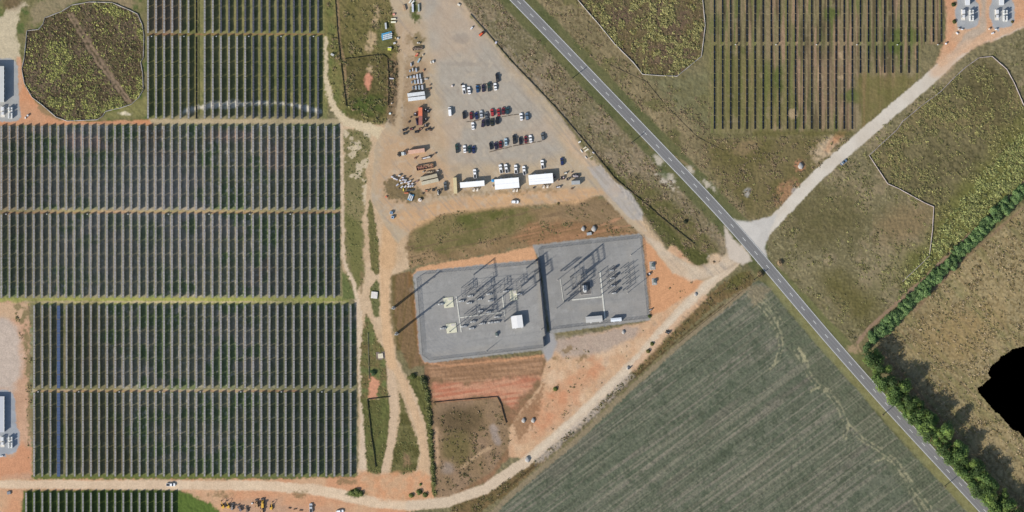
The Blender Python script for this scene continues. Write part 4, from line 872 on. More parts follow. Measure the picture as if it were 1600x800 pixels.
# ------------------------------------------------------------------ silt fences: cloth on stakes with its foot folded out
def cloth_fence(name, pts, label, cat, col, h=.8, skirt=.25, closed=False, group=None, stake=14.0, thick=.04):
    P = [np.array((X(a),Y(b))) for a, b in pts]
    if closed: P.append(P[0])
    Q_ = [P[0]]
    for p, q in zip(P[:-1],P[1:]):
        k = max(1,int(np.linalg.norm(q-p)/2.5)); Q_ += [p+(q-p)*(i+1)/k for i in range(k)]
    Q_ = np.array(Q_); T_ = np.gradient(Q_,axis=0); T_ /= np.linalg.norm(T_,axis=1)[:,None]+1e-9; N_ = np.stack([-T_[:,1],T_[:,0]],1)
    t = thing(name, label, cat, (Q_[0][0],Q_[0][1],0), 0, group); o0 = Q_[0]
    zs = np.array([hz(p[0]/S+800, 400-p[1]/S) for p in Q_]); N_ = N_*(1+0.25*np.sin(np.arange(len(Q_))*1.7))[:,None]
    prof = [(-skirt,.03),(-.12,h*.55),(-thick,h),(thick,h),(.12,h*.55),(skirt,.03)]
    mb = MB(); vs = []
    for i in range(len(Q_)):
        for u, z in prof: p = Q_[i]-o0+N_[i]*u; vs.append((p[0],p[1],max(zs[i],0)+z*(1+.12*math.sin(i*2.3))))
    k = len(prof); mb.add(vs, [(i*k+j,(i+1)*k+j,(i+1)*k+j+1,i*k+j+1) for i in range(len(Q_)-1) for j in range(k-1)])
    mb.build('cloth', mat('fence_cloth_%d_%d_%d' % col, alb(col), .8, 0, .12, .6), t)
    cum_ = np.concatenate([[0],np.cumsum(np.linalg.norm(np.diff(Q_,axis=0),axis=1))]); s_ = 0
    wood = mat('wood_stake', alb((150,124,90)), .85); dat = None
    while s_ < cum_[-1]:
        i = min(np.searchsorted(cum_, s_), len(Q_)-1); p = Q_[i]-o0
        if dat is None: o = MB().box((0,0,.5),(.06,.06,1.2)).build('stake', wood, t); dat = o.data
        else: o = bpy.data.objects.new('stake', dat); COL.objects.link(o); o.parent = t
        o.location = (p[0],p[1],0); s_ += stake
    return t
PINKW = (196,189,184)
cloth_fence('silt_fence', WET1, 'white cloth silt fence looping round the western boggy patch', 'silt fence', PINKW, closed=True)
cloth_fence('silt_fence', WET2, 'white cloth silt fence round the boggy patch beside the paved road', 'silt fence', PINKW, closed=True)
cloth_fence('silt_fence', WET3F, 'pale cloth silt fence winding through the meadow below the pale road', 'silt fence', (204,190,190), skirt=.2)
BLK = (52,48,42)
cloth_fence('silt_fence', [(735,22),(760,50),(800,97),(830,128),(868,168),(900,205),(925,234),(960,278),(1005,315),(1040,345),(1085,381)], 'long black silt fence between the gravel yard and the roadside brush', 'silt fence', BLK, h=.6, skirt=.12)
cloth_fence('silt_fence', [(523,-10),(527,45),(531,85),(536,125),(541,165)], 'black silt fence beside the east edge of the top solar field', 'silt fence', BLK, h=.75, skirt=.13)
cloth_fence('silt_fence', [(539,92),(556,90),(580,87),(598,85),(605,90),(607,110),(607,150),(606,165)], 'black silt fence around the square waste plot', 'silt fence', BLK, h=.75, skirt=.13)
cloth_fence('silt_fence', [(574,624),(577,650),(580,680),(584,705),(587,730)], 'black silt fence standing in the green strip by the lower field', 'silt fence', BLK, h=.85, skirt=.15)
cloth_fence('silt_fence', [(574,624),(590,622),(609,620)], 'short black silt fence across the top of the green strip', 'silt fence', BLK, h=.9, skirt=.15)
cloth_fence('silt_fence', [(677,629),(705,626),(740,623),(777,620),(783,632),(787,648),(791,661)], 'black silt fence along two sides of the square basin', 'silt fence', BLK, h=.85, skirt=.15)
cloth_fence('silt_fence', [(1160,455),(1135,476),(1100,503),(1060,536)], 'thin dark silt fence between the ditch bank and the crop field', 'silt fence', (80,68,54), h=.5, skirt=.12)
cloth_fence('silt_fence', [(950,80+40-20),(1010,128),(1040,165),(1060,185),(1090,215),(1130,235)], 'thin dark fence line through the brush below the roadside bog', 'silt fence', (110,98,74), h=.3, skirt=.08)
cloth_fence('silt_fence', [(575,520),(576,560),(577,592)], 'thin grey fence line in the green strip beside the tan slab', 'silt fence', (140,136,120), h=.5, skirt=.1)
# ------------------------------------------------------------------ cars
GLASS = mat('car_glass', (.012,.014,.018), .12, 0, .02, 1, .6)
RUBBER = mat('rubber', (.02,.02,.02), .8)
CHROME = mat('hub_metal', (.35,.35,.36), .35, .7)
LAMP = mat('lamp_lens', (.7,.7,.68), .2)
REDL = mat('tail_lens', (.35,.02,.02), .3)
BEDM = mat('bed_liner', (.03,.032,.036), .7)
PAINT = {'white':(.78,.78,.77),'black':(.012,.013,.016),'blue':(.02,.07,.16),'navy':(.016,.025,.085),'red':(.33,.03,.03),'darkred':(.13,.015,.018),'grey':(.10,.11,.115),'silver':(.42,.44,.46),'teal':(.02,.05,.06),'green':(.02,.045,.035),'olive':(.025,.028,.012),'purple':(.03,.02,.04),'steelblue':(.10,.15,.21),'paleblue':(.36,.47,.53)}
def plan_ring(w, l0, l1, z, c):
    h = w/2
    return [(-h+c,l0,z),(h-c,l0,z),(h,l0+c,z),(h,l1-c*1.2,z),(h-c*1.2,l1,z),(-h+c*1.2,l1,z),(-h,l1-c*1.2,z),(-h,l0+c,z)]
CARP = {}
KIND = {'sedan':dict(L=5.0,W=1.95,hb=.92,roof=1.42,cab=(-1.75,1.15),top=(-1.05,.15)),
        'suv':dict(L=5.1,W=2.05,hb=1.05,roof=1.78,cab=(-2.4,1.1),top=(-2.0,.35)),
        'pickup':dict(L=6.1,W=2.1,hb=1.08,roof=1.85,cab=(-.65,1.65),top=(-.4,.85)),
        'van':dict(L=5.9,W=2.15,hb=1.1,roof=2.2,cab=(-2.85,2.3),top=(-2.8,1.35))}
def car_proto(kind, colr):
    k = KIND[kind]; L_, W_, hb, rf = k['L'], k['W'], k['hb'], k['roof']; h = L_/2
    t = thing('car','x','car')
    pm = mat('car_paint_'+colr, PAINT[colr], .3, .0, .04, .5, .5, .6)
    b = MB().loft([plan_ring(W_*.94,-h+.1,h-.1,.28,.25),plan_ring(W_,-h,h,.5,.3),plan_ring(W_,-h,h,hb*.82,.32),plan_ring(W_*.93,-h+.08,h-.12,hb,.34)])
    body = b.build('body', pm, t)
    ca, cb_ = k['cab']; ta, tb = k['top']; z0, z1 = hb-.02, rf-.05
    wi, wo = W_*.78/2, W_*.9/2
    g = MB(); g.add([(-wo,ca,z0),(wo,ca,z0),(wo,cb_,z0),(-wo,cb_,z0),(-wi,ta,z1),(wi,ta,z1),(wi,tb,z1),(-wi,tb,z1)],[(0,1,5,4),(1,2,6,5),(3,0,4,7),(4,5,6,7)])
    g.build('side_glass', GLASS, t)
    MB().add([(-wo*.97,cb_+.01,z0),(wo*.97,cb_+.01,z0),(wi*.97,tb+.02,z1),(-wi*.97,tb+.02,z1)],[(0,1,2,3)]).build('windscreen', GLASS, t)
    MB().bbox((0,(ta+tb)/2,rf-.02),(wi*2+.05,tb-ta+.1,.1),.04).build('roof', pm, t)
    if kind == 'pickup':
        MB().box((0,(-h+.15+ca-.08)/2,hb+.01),(W_*.74,(ca-.08)-(-h+.15),.03)).build('cargo_bed', BEDM, t)
        for s in (-1,1): MB().box((s*W_*.42,(-h+ca)/2,hb+.06),(.14,ca+h-.1,.16)).build('bed_rail', pm, t)
        MB().box((0,-h+.08,hb+.06),(W_*.88,.12,.16)).build('tailgate', pm, t)
    for sx_ in (-1,1):
        for sy in (-1,1):
            wh = MB().tube((sx_*(W_/2-.22),sy*h*.62,.34),(sx_*(W_/2+.02),sy*h*.62,.34),.34,.34,14).build('wheel', RUBBER, t)
            MB().tube((sx_*(W_/2+.02),sy*h*.62,.34),(sx_*(W_/2+.035),sy*h*.62,.34),.2,.18,10).build('rim', CHROME, wh)
        MB().box((sx_*W_*.33,h-.1,hb*.8),(.36,.2,.14)).build('headlight', LAMP, t)
        MB().box((sx_*W_*.36,-h+.04,hb*.8),(.28,.12,.18)).build('tail_light', REDL, t)
        MB().box((sx_*(W_/2+.1),cb_-.15,hb+.08),(.22,.14,.14)).build('door_mirror', pm, t)
    return t
def car(kind, colr, px, py, deg, label, cat='car', group='vehicles parked on the gravel yard', name='parked_car'):
    key = (kind, colr); loc = (X(px),Y(py),max(hz(px,py),0)+.01); rz = math.radians(deg)
    if key not in CARP:
        t = CARP[key] = car_proto(kind, colr); t.location = loc; t.rotation_euler = (0,0,rz); t['label'] = label; t['group'] = group
    else: t = copy_thing(CARP[key], loc, rz, label, group)
    t.name = name; t['category'] = cat; return t
R1, R2, R3 = 'in the northern row of parked cars','in the red and dark middle row','in the southern row of parked cars'
for a_ in [
 ('pickup','white',725,140,8,'white pickup at the west end of the northern row of parked cars'),('sedan','white',733,141.5,10,'white sedan beside the white pickup '+R1),
 ('sedan','blue',746,139,6,'bright blue sedan '+R1),('sedan','purple',755,138,5,'near black sedan between blue car and dark pickup, northern row'),
 ('pickup','green',764,136,5,'dark green pickup '+R1),('sedan','white',774,135.5,8,'white sedan at the east end of the northern row of parked cars'),
 ('pickup','black',777,121.5,8,'black pickup parked alone just above the northern row'),
 ('van','white',703,174.5,5,'tall white van standing alone west of the middle car row'),
 ('suv','black',725,180,5,'black car at the west end '+R2.replace('in the','of the')),('suv','darkred',736,181,4,'dark red car beside the black one '+R2),
 ('sedan','navy',744.5,181,5,'navy sedan next to the dark red car '+R2),('sedan','silver',752,178.5,6,'silver sedan, the only pale car '+R2),
 ('sedan','grey',760,181,6,'dark grey sedan beside the silver one, middle row'),('suv','red',769,176,10,'bright red car '+R2),
 ('sedan','red',779,175.5,8,'red sedan second from the east end of the middle row'),('sedan','darkred',786.5,173.5,2,'small dark red car near the east end of the middle row'),
 ('suv','teal',793,173,0,'dark teal car at the east end of the middle row'),
 ('sedan','white',739,197,6,'white sedan alone below the middle row'),('suv','purple',754.5,193,-6,'plum black car at the west end of the short row below the red cars'),
 ('sedan','black',762,191.5,4,'black sedan in the short row, second from the west'),('sedan','olive',769,191.5,4,'dark olive car in the short row below the red cars'),
 ('suv','black',777,188.5,4,'tall black car at the east end of the short row below the red cars'),
 ('sedan','white',814.5,182.5,6,'white sedan east of the middle row'),('suv','steelblue',823.5,182,8,'steel blue car beside the white sedan east of the middle row'),
 ('pickup','green',714,232,7,'dark green pickup at the west end of the southern row'),('sedan','white',726,233,7,'white sedan near the west end of the southern row'),
 ('sedan','green',733.5,233.5,5,'dark green sedan between the white and navy cars of the southern row'),('sedan','navy',740,234,2,'navy sedan in the western group of the southern row'),
 ('sedan','black',767,228,8,'black sedan at the west end of the eastern group, southern row'),('sedan','purple',775,228,8,'dark plum sedan second in the eastern group, southern row'),
 ('sedan','darkred',782,226,4,'dark red sedan third in the eastern group, southern row'),('sedan','paleblue',790.5,222,5,'pale blue grey car '+R3),
 ('pickup','black',803.5,218,5,'large black pickup '+R3),('sedan','black',813,220,6,'black sedan beside the large black pickup '+R3),
 ('sedan','darkred',821.5,218,2,'dark red sedan east of the black cars '+R3),('sedan','white',829,217,8,'white sedan '+R3+', east of the dark red one'),
 ('suv','grey',848,213.5,12,'dark grey car at the far east end of the southern row'),
 ('pickup','white',742,271.5,5,'white pickup parked behind the west office trailer'),('pickup','white',782.5,264,10,'white pickup, left one of two behind the middle office trailer'),
 ('pickup','white',791,263.5,10,'white pickup, right one of two behind the middle office trailer'),('pickup','white',806,264.5,4,'white pickup with a dark open bed by the middle office trailer\'s corner'),
 ('pickup','white',819,266.5,8,'white pickup in the gap between middle and east office trailers'),('pickup','white',847.5,257,6,'white pickup parked behind the east office trailer'),
 ('suv','navy',878,252.5,6,'dark navy car standing alone east of the office trailers'),('pickup','grey',696,291,6,'grey pickup with a loaded bed beside the tan container')]:
    car(*a_)
G2 = 'vehicles on the dirt tracks'
car('suv','white',804.5,315.5,-92,'white car with dark windows on the dirt track south of the office trailers', group=G2)
car('sedan','steelblue',1318,253.5,-50,'blue grey car driving on the pale gravel road', group=G2, name='moving_car')
car('pickup','white',267,757.3,-90,'white pickup driving along the bottom dirt road', 'pickup', group=G2, name='moving_pickup')
car('pickup','silver',486,793.5,2,'silver blue pickup beside the bottom dirt road', 'pickup', group=G2)
car('suv','white',531,799,-84,'white car at the bottom edge of the picture', group=G2)

# ------------------------------------------------------------------ yard buildings and boxes
ROOFW = mat('white_roof', (.80,.80,.78), .5, 0, .05, .3); WALLW = mat('trailer_wall', (.62,.62,.60), .6, 0, .08)
DARK = mat('dark_gap', (.02,.02,.02), .8); ACM = mat('air_conditioner', (.5,.5,.5), .5)
def office(px, py, w, d, deg, label, seams, h=3.5):
    t = thing('office_trailer', label, 'office trailer', (X(px),Y(py),0), math.radians(deg), 'white office trailers'); W_, D_ = w*S, d*S
    MB().box((0,0,h/2+.2),(W_-.2,D_-.2,h-.4)).build('wall', WALLW, t)
    r = MB().box((0,0,h+.05),(W_,D_,.14)).build('roof', ROOFW, t)
    for y in seams: MB().box((0,y*D_,h+.135),(W_*.96,.10,.03)).build('roof_seam', ACM, r)
    MB().box((0,-D_/2+.05,h+.14),(W_,.12,.05)).build('roof_edge', ROOFW, r)
    for x in (-.22,.2): MB().bbox((x*W_,D_/2+.35,1.6),(1.3,.7,1.2),.05).build('air_conditioner', ACM, t)
    for x in (-.3,0,.3): MB().box((x*W_,-D_/2+.08,1.7),(1.2,.06,.9)).build('window', GLASS, t)
    MB().box((.12*W_,-D_/2+.08,1.35),(.95,.06,2.0)).build('door', mat('trailer_door', (.4,.4,.4), .5), t)
    return t
office(738,288,38,8.5,5,'narrow white office trailer, westernmost of the three',())
office(792,287,38,16,5,'wide white office trailer in the middle with a blue tank at its end',(0,))
office(845,280,38,15.5,5,'wide white office trailer, easternmost, with a seam along its roof',(.05,-.2))
CONC = mat('pale_boards', (.62,.56,.48), .8)
def steps(px, py, deg, label):
    t = thing('entry_steps', label, 'steps', (X(px),Y(py),0), math.radians(deg), 'wooden steps at the office trailers')
    MB().box((0,.1,.75),(1.5,1.3,.12)).build('landing', CONC, t)
    for i in range(3): MB().box((0,-.7-.28*i,.6-.2*i),(1.4,.28,.08)).build('tread', CONC, t)
    for s in (-1,1): MB().box((s*.72,0,1.2),(.06,1.3,.9)).build('railing', CONC, t)
for a_ in [(739.8,296,5,'pale steps, left of the two below the west office trailer'),(745.5,295.6,5,'pale steps, right of the two below the west office trailer'),(802.3,297,5,'pale steps, left of the two below the middle office trailer'),(807.3,296.6,5,'pale steps, right of the two below the middle office trailer'),(849,291.2,5,'pale steps, left of the two below the east office trailer'),(855,290.8,5,'pale steps, right of the two below the east office trailer')]: steps(*a_)
t = thing('water_tank','round blue tank at the west end of the middle office trailer','tank',(X(770),Y(282.3),0))
MB().tube((0,0,.1),(0,0,1.7),1.0,1.0,20).build('shell', mat('blue_plastic',(.03,.24,.50),.4), t); MB().tube((0,0,1.7),(0,0,1.95),.9,.3,20).build('lid', mat('blue_plastic',(.03,.24,.50),.4), t)
def container(px, py, w, d, deg, colr, label, h=2.8, group=None, ends=None):
    """corrugated steel shipping box with corner posts, doors and roof"""
    t = thing('shipping_container', label, 'container', (X(px),Y(py),0), math.radians(deg), group); W_, D_ = w*S, d*S
    m = mat('container_%d_%d_%d' % colr, alb(colr), .6, 0, .1, .5); mb = MB(); n = int(W_/.5)
    prof = []
    for i in range(n+1):
        x = -W_/2+.1+(W_-.2)*i/n; prof.append((x, D_/2-.06 if i % 2 else D_/2-.11))
    mb.prism([(p[0],p[1]) for p in prof]+[(p[0],-p[1]) for p in prof[::-1]], .15, h-.08); mb.build('wall', m, t)
    r = MB(); r.box((0,0,h-.04),(W_,D_,.1))
    for i in range(n): r.box((-W_/2+.3+i*(W_-.6)/max(n-1,1),0,h+.025),(.16,D_-.3,.03))
    r.build('roof', m, t)
    for sx_ in (-1,1):
        for sy in (-1,1): MB().box((sx_*(W_/2-.06),sy*(D_/2-.06),h/2-.03),(.14,.14,h-.1)).build('corner_post', m, t)
    for s in (-1,1): MB().box((W_/2+.02,s*D_/4,h/2),(.05,D_/2-.06,h-.3)).build('door', m, t)
    return t
container(650.3,147.4,27,5.6,7,(232,234,232),'white container, upper of the white pair above the red one')
container(651.3,154.2,27,5.6,7,(236,238,236),'white container, lower of the white pair above the red one')
container(657,174.8,13,6,90,(232,128,92),'orange container, north half of the orange and brown line')
container(657.2,188.5,14.2,5.8,89,(166,108,96),'brown red container, south half of the orange and brown line')
container(651,236.5,25.5,6.2,8,(226,182,156),'pinkish tan container beside the grey tractor unit', h=2.9)
container(670,277,27,5.6,13,(196,184,156),'tan container, upper of the tilted tan pair')
container(672,284,27,5.6,13,(206,196,170),'pale tan container, lower of the tilted tan pair')
container(711.3,290,25,5.4,93,(222,204,158),'cream container standing upright left of the office trailers')
container(899.5,285.5,13.5,6,3,(180,182,180),'pale grey short container at the yard entrance')
# open-top skips
def skip(px, py, w, d, deg, colr, label, fill=None, h=1.6):
    t = thing('open_skip', label, 'skip', (X(px),Y(py),0), math.radians(deg)); W_, D_ = w*S, d*S; m = mat('skip_%d_%d_%d' % colr, alb(colr), .7, 0, .2)
    for s in (-1,1):
        MB().box((0,s*(D_/2-.05),h/2),(W_,.1,h)).build('side_wall', m, t); MB().box((s*(W_/2-.05),0,h/2),(.1,D_-.2,h)).build('end_wall', m, t)
    MB().box((0,0,.12),(W_-.2,D_-.2,.1)).build('floor', m, t)
    if fill:
        f = MB()
        for i in range(22): f.box((random.uniform(-W_/2+.6,W_/2-.6),random.uniform(-D_/2+.5,D_/2-.5),.5+random.uniform(0,.7)),(random.uniform(.5,1.3),random.uniform(.3,.8),.25),random.uniform(0,3))
        f.build('scrap', mat('scrap_%d_%d_%d' % fill, alb(fill), .8, 0, .4, 2), t)
skip(664,261,27,7.5,10,(168,140,112),'brown open skip full of reddish scrap', (168,118,98))
skip(652.5,76,16,4.6,8,(150,132,110),'tan open skip with a dark rim near the yard\'s north west', (150,132,116), 1.2)
skip(899,275,12,4.5,5,(96,86,90),'dark open trailer holding pale sacks above the grey container', (196,186,186), 1.3)
skip(672,269,12,3.4,8,(176,152,126),'small tan open skip just above the tilted tan containers', (190,170,140), 1.0)
# goods on pallets
WOODM = mat('pallet_wood', alb((186,160,122)), .85, 0, .2)
def pallet_load(px, py, w, d, deg, colr, label, group, h=1.1, name='pallet_stack', cat='pallet load', part='load'):
    t = thing(name, label, cat, (X(px),Y(py),max(hz(px,py),0)), math.radians(deg), group); W_, D_ = w*S, d*S
    mb = MB()
    for s in (-1,0,1): mb.box((0,s*(D_/2-.08),.07),(W_,.12,.14))
    for i in range(4): mb.box((-W_/2+.1+i*(W_-.2)/3,0,.155),(.16,D_,.03))
    mb.build('pallet', WOODM, t)
    MB().bbox((0,0,.17+h/2),(W_*.94,D_*.94,h),min(.08,W_*.1)).build(part, mat('goods_%d_%d_%d' % colr, alb(colr), .55, 0, .15, 1.2), t)
    return t
GP = 'grey pallet loads in the yard grid'
GRID = [(642.3,101,2,5.5,'upper left'),(645,109,1.8,5.5,'left, second'),(650.5,109.5,2.6,6,'right, second'),(641.8,120.5,3,4,'far left, third'),(647.2,120,3.4,4,'left middle, third'),(652,119.5,2.8,7.5,'right middle, third'),(656.6,119,2.6,7.5,'far right, third'),(648.5,128,2.8,6.5,'left, fourth'),(653.4,127.5,3,7,'middle, fourth'),(658.2,127,3,8,'right, fourth'),(650,137,2.6,6.5,'left, fifth'),(655,136.8,2.8,7,'middle, fifth'),(660,136.5,3,7.5,'right, fifth')]
for i,(a_,b_,w_,d_,nm) in enumerate(GRID):
    pallet_load(a_,b_,w_,d_,6,[(196,198,206),(206,208,212),(178,186,194),(160,174,182)][i%4],'grey pallet load, %s row of the grid above the white containers' % nm, GP, 1.2)
for a_ in [(645,12.5,3.2,13.5,2,(206,210,220),'long pale panel crate on grass, left of two at the top'),(654.3,12.5,2.6,13,2,(176,184,176),'long grey green panel crate, right of two at the top'),(603,40.5,3,10.5,5,(196,200,202),'pale long crate standing above the blue stacks'),(654.5,94.5,2.6,8,-28,(164,190,202),'pale blue crate lying aslant below the orange sacks'),
           (632,12,3.6,9,14,(176,146,116),'tan low crate beside the grass island at the top'),(609,75.5,6,4,5,(226,214,214),'whitish load left of the yellow tote'),(641,2.5,2.2,6.5,-38,(232,232,222),'white beam bundle, left of two at the top edge'),(645,3.5,2.2,6.5,-45,(236,236,226),'white beam bundle, right of two at the top edge')]:
    pallet_load(*a_[:6], a_[6], 'long crates in the north west of the yard', 1.0)
pallet_load(608.8,77,6,4,-8,(222,222,96),'bright yellow tote by the waste ground', None, 1.2, 'yellow_tote', 'tote')
# blue and white frame stacks
def frame_stack(px, py, deg, label, w=16, d=11, colb=(92,166,206), rows=4):
    t = thing('frame_stack', label, 'stack', (X(px),Y(py),0), math.radians(deg)); W_, D_ = w*S, d*S
    for i in range(rows):
        y = -D_/2+(i+.5)*D_/rows; MB().box((random.uniform(-.6,.6),y,.4),(W_,D_/rows*.85,.7)).build('blue_crate', mat('blue_sheet', alb(colb), .5), t)
        if i in (0, 1, 2):
            mb = MB()
            for k in range(6): mb.box((-W_/2+.7+k*(W_-1.6)/5+.3*i,y+.1,.95),(W_/6*.8,.75,.36))
            mb.build('white_bundle', WHITE, t)
frame_stack(605,56,14,'big stack of blue crates topped with white bundles by the waste ground')
for a_ in [(652,84.3,3.8,2.8,10,(226,150,122),'pale orange sack, upper of two in the yard'),(650.6,87,4,2.4,0,(210,96,66),'orange sack, lower of two in the yard'),(615.5,22.5,4,3,10,(236,168,146),'salmon sack on the grass at the top'),(615,29.6,8,2.6,3,(240,236,206),'cream sack pair, upper one beside the grass'),(614.8,34.6,8,2.8,0,(244,240,212),'cream sack pair, lower one beside the grass'),(652.8,67,2.4,1.8,0,(238,234,226),'small white crate with a long shadow near the weeds'),(655.6,67.5,1.8,1.8,0,(214,206,190),'smaller pale crate right of the small white crate'),(616.5,67.5,4,3,20,(214,212,208),'white scrap box by the dirt path'),(622,60,3,3,0,(200,198,190),'pale box right of the blue stacks'),(618,59.5,2,2,0,(226,196,140),'small tan box right of the blue stacks'),(660.8,86,2,2.4,0,(222,206,182),'cream crate right of the orange sacks'),(673.5,97.5,1.8,4,10,(236,228,212),'white drum crate, left one standing on the yard edge'),(677,96.5,2.4,4,15,(242,240,234),'white crate, right one standing on the yard edge'),(664.5,123.5,1.6,2.6,0,(236,236,232),'white crate, left of the dark scrap by the grid'),(667.3,123.5,1.6,2.6,0,(226,222,216),'white crate, right of the dark scrap by the grid'),(672,133,3,2.4,40,(140,112,92),'brown bundle right of the grid, upper'),(671.5,139,3.4,3,20,(120,92,72),'brown bundle right of the grid, lower'),(612,122.8,7,2,-4,(206,202,206),'pale sheet bundle at the waste plot fence'),(609.5,177.5,3.2,3,0,(240,248,240),'white cube on grass by the waste plot corner'),(612,161.5,2,2,0,(230,218,200),'small pale crate by the dirt path below the fence'),(706.5,134.5,2.8,2.8,0,(240,226,220),'white cube at the west of the gravel yard'),(721,132.5,2.4,2.4,0,(60,46,36),'small dark crate beside the northern car row'),(746-9,44,2.5,5,-40,(226,226,226),'white barrel crate at the yard\'s east edge'),(775,66.5,3,4,-30,(206,202,214),'pale drum crate at the fence below the orange machine'),(717,7.5,5,3,-30,(226,220,206),'white sheet load at the top east of the yard'),(655.8,170.5-2,1.5,1.5,0,(244,226,216),'tiny white crate on the orange container\'s north side')][:-1]:
    pallet_load(a_[0],a_[1],a_[2],a_[3],a_[4],a_[5],a_[6],None,.9 if a_[2]<3 else .7,'stored_crate','crate')
# dark equipment stored either side of the red container
def gear(px, py, w, d, deg, label, cols, n=9, h=1.5, seed=0):
    """a machine on a skid: frame, drum, motor block, pale cap"""
    rg = random.Random(seed+int(px*7+py)); t = thing('skid_machine', label, 'machine', (X(px),Y(py),0), math.radians(deg)); W_, D_ = w*S, d*S
    mb = MB()
    for s in (-1,1): mb.box((0,s*D_*.4,.15),(W_,.2,.3))
    for k in range(3): mb.box((-W_*.4+k*W_*.4,0,.2),(.2,D_*.8,.2))
    mb.build('skid_frame', mat('dark_steel', (.03,.03,.035), .6), t)
    MB().tube((-W_*.35,0,.75),(W_*.05,0,.75),D_*.3,D_*.3,14).build('drum', mat('gear_%d_%d_%d' % cols[0], alb(cols[0]), .5), t)
    MB().bbox((W_*.25,0,.3+h*.4),(W_*.34,D_*.7,h*.8),.08).build('motor_block', mat('gear_%d_%d_%d' % cols[1], alb(cols[1]), .5), t)
    MB().tube((W_*.28,D_*.1,.3+h*.8),(W_*.28,D_*.1,.3+h*.95),min(W_,D_)*.2,min(W_,D_)*.16,12).build('cap', mat('gear_%d_%d_%d' % cols[2], alb(cols[2]), .5), t)
    return t
BK = (46,46,52); PW = (226,222,224); RST = (126,66,60)
for a_ in [(649.3,179,5,7,80,'black machine with white caps left of the orange container',(BK,(60,60,66),PW)),(651.5,190,3,14,12,'long blue black tongue trailer left of the brown container',((60,58,82),(70,66,92),(80,78,100))),(665.6,172,3.6,6,85,'black machine with white drum right of the orange container',(BK,BK,PW)),(669,174.5,3.4,5,70,'small black machine at the far right of the orange container',(BK,BK,PW)),(666,187,3.4,6,88,'black machine right of the brown container, upper',(BK,(70,70,70),PW)),(665.6,196.5,3.6,7,85,'black machine right of the brown container, lower',(BK,(80,78,80),PW)),(632,203,7,4,15,'round black machine at the lower left below the brown container',(BK,(80,82,84),BK)),(633,208.5,7,4,15,'round black machine lowest of the group below the brown container',((56,60,58),(90,94,92),BK)),(643,201.5,6,4,10,'dark machine with red trim in the group below the brown container',(RST,BK,(150,120,120))),(651,206,7,4,5,'low dark machine in the middle of the group below the brown container',(BK,(70,66,60),BK)),(656.8,201.5,5,3,0,'rusty machine with a peach lid below the brown container',(RST,(120,96,80),(250,206,176))),(667,202.5,6,4,20,'grey black machine at the right of the group below the brown container',(BK,(110,108,106),BK)),(673,202.5,4,4,0,'brown drum machine at the far right of the group',((96,74,58),BK,(96,74,58))),
 (666,246.5,16,3.4,12,'long pale trailer loaded with white bags above the brown skip',(PW,(214,206,190),PW)),(649,247,3,3,0,'small rusty box machine left of the white bag trailer',(RST,(200,160,130),RST)),(673,244,4,3,10,'dark machine at the right of the white bag trailer',(BK,(70,60,56),BK)),
 (865,276,6,5,20,'dark machine with a red frame between trailer and entrance',(RST,BK,(170,150,150))),(883.5,270.5,5.5,3,5,'pale topped machine above the dark group',((236,228,212),(244,238,222),PW)),(879,278,6,6,10,'dark cluster machine left of the open trailer',(BK,(96,72,66),(206,190,190))),(887,280,4,4,0,'dark machine right of the dark cluster',(BK,BK,(180,160,150))),(684.5,301,3,11,4,'pale long tow machine below the tan containers',((216,208,192),(200,196,184),PW)),(677,296.5,4,5,10,'dark green machine below the tan containers',((70,74,66),BK,BK)),(667,298,6,3,-10,'rusty scrap machine below the tan containers',((206,140,110),(150,110,84),(226,206,160))),
 (872.5,292.3,8,3,5,'white light tower machine on clay below the entrance group',(PW,(200,196,190),PW)),(893.5,294.8,3,2,0,'tiny brown machine on clay below the entrance',((150,110,80),(120,90,66),(150,110,80)))]:
    gear(*a_)
for a_ in [(648,60.5,3,2,10,(150,136,116),'dull brown crate in the weedy ring north of the small white crate'),(660,75,2.2,3.2,0,(120,104,88),'brown crate at the right end of the tan open skip'),(640.5,111,2.4,3.6,0,(170,178,188),'blue grey crate at the grid\'s north west corner'),(643.5,128.5,2.2,4,0,(156,160,166),'dull grey crate left of the grid\'s fourth line'),(645,137.5,2.2,5,6,(140,146,152),'dark grey crate left of the grid\'s fifth line'),(636.5,121,2,2.4,0,(210,206,200),'pale crate standing alone left of the grid'),(662,110,2,3,0,(186,130,100),'rusty crate at the grid\'s north east corner'),(638.5,191,2.4,3,20,(110,90,72),'brown crate in the weeds left of the brown container'),(641,184,2,2,0,(150,124,98),'small tan crate in the weeds left of the orange container'),(624,243.5,2,3,0,(90,86,82),'dark crate behind the grey tractor unit'),(680,240,2.4,2,0,(150,120,96),'brown crate east of the pinkish tan container'),(661.5,268.5,3,2,10,(180,172,160),'grey crate by the small tan open skip'),(684,266.5,3.2,2,15,(214,206,196),'pale crate above the right end of the tilted tan pair'),(660,303,3,2,0,(122,104,84),'brown crate right of the blue and white crates'),(689,297,2,3,0,(120,108,96),'brown grey crate by the loaded grey pickup'),(872.5,281.5,2,2,0,(110,80,70),'rusty crate under the dark cluster at the yard entrance'),(893,269.5,2,1.6,0,(130,100,90),'brown crate above the dark open trailer'),(834,293.5,3,2.2,5,(64,66,70),'dark bin below the west end of the east office trailer'),(769.5,291,2.2,3,5,(200,180,170),'pale crate at the west end of the middle office trailer'),(623.5,294.5,2.6,1.8,0,(96,92,86),'dark crate at the south west of the storage heap')]:
    pallet_load(a_[0],a_[1],a_[2],a_[3],a_[4],a_[5],a_[6],None,.9,'stored_crate','crate')
t = thing('tractor_unit','grey tractor unit with white cab left of the pinkish tan container','truck',(X(628),Y(240.5),0),math.radians(-82))
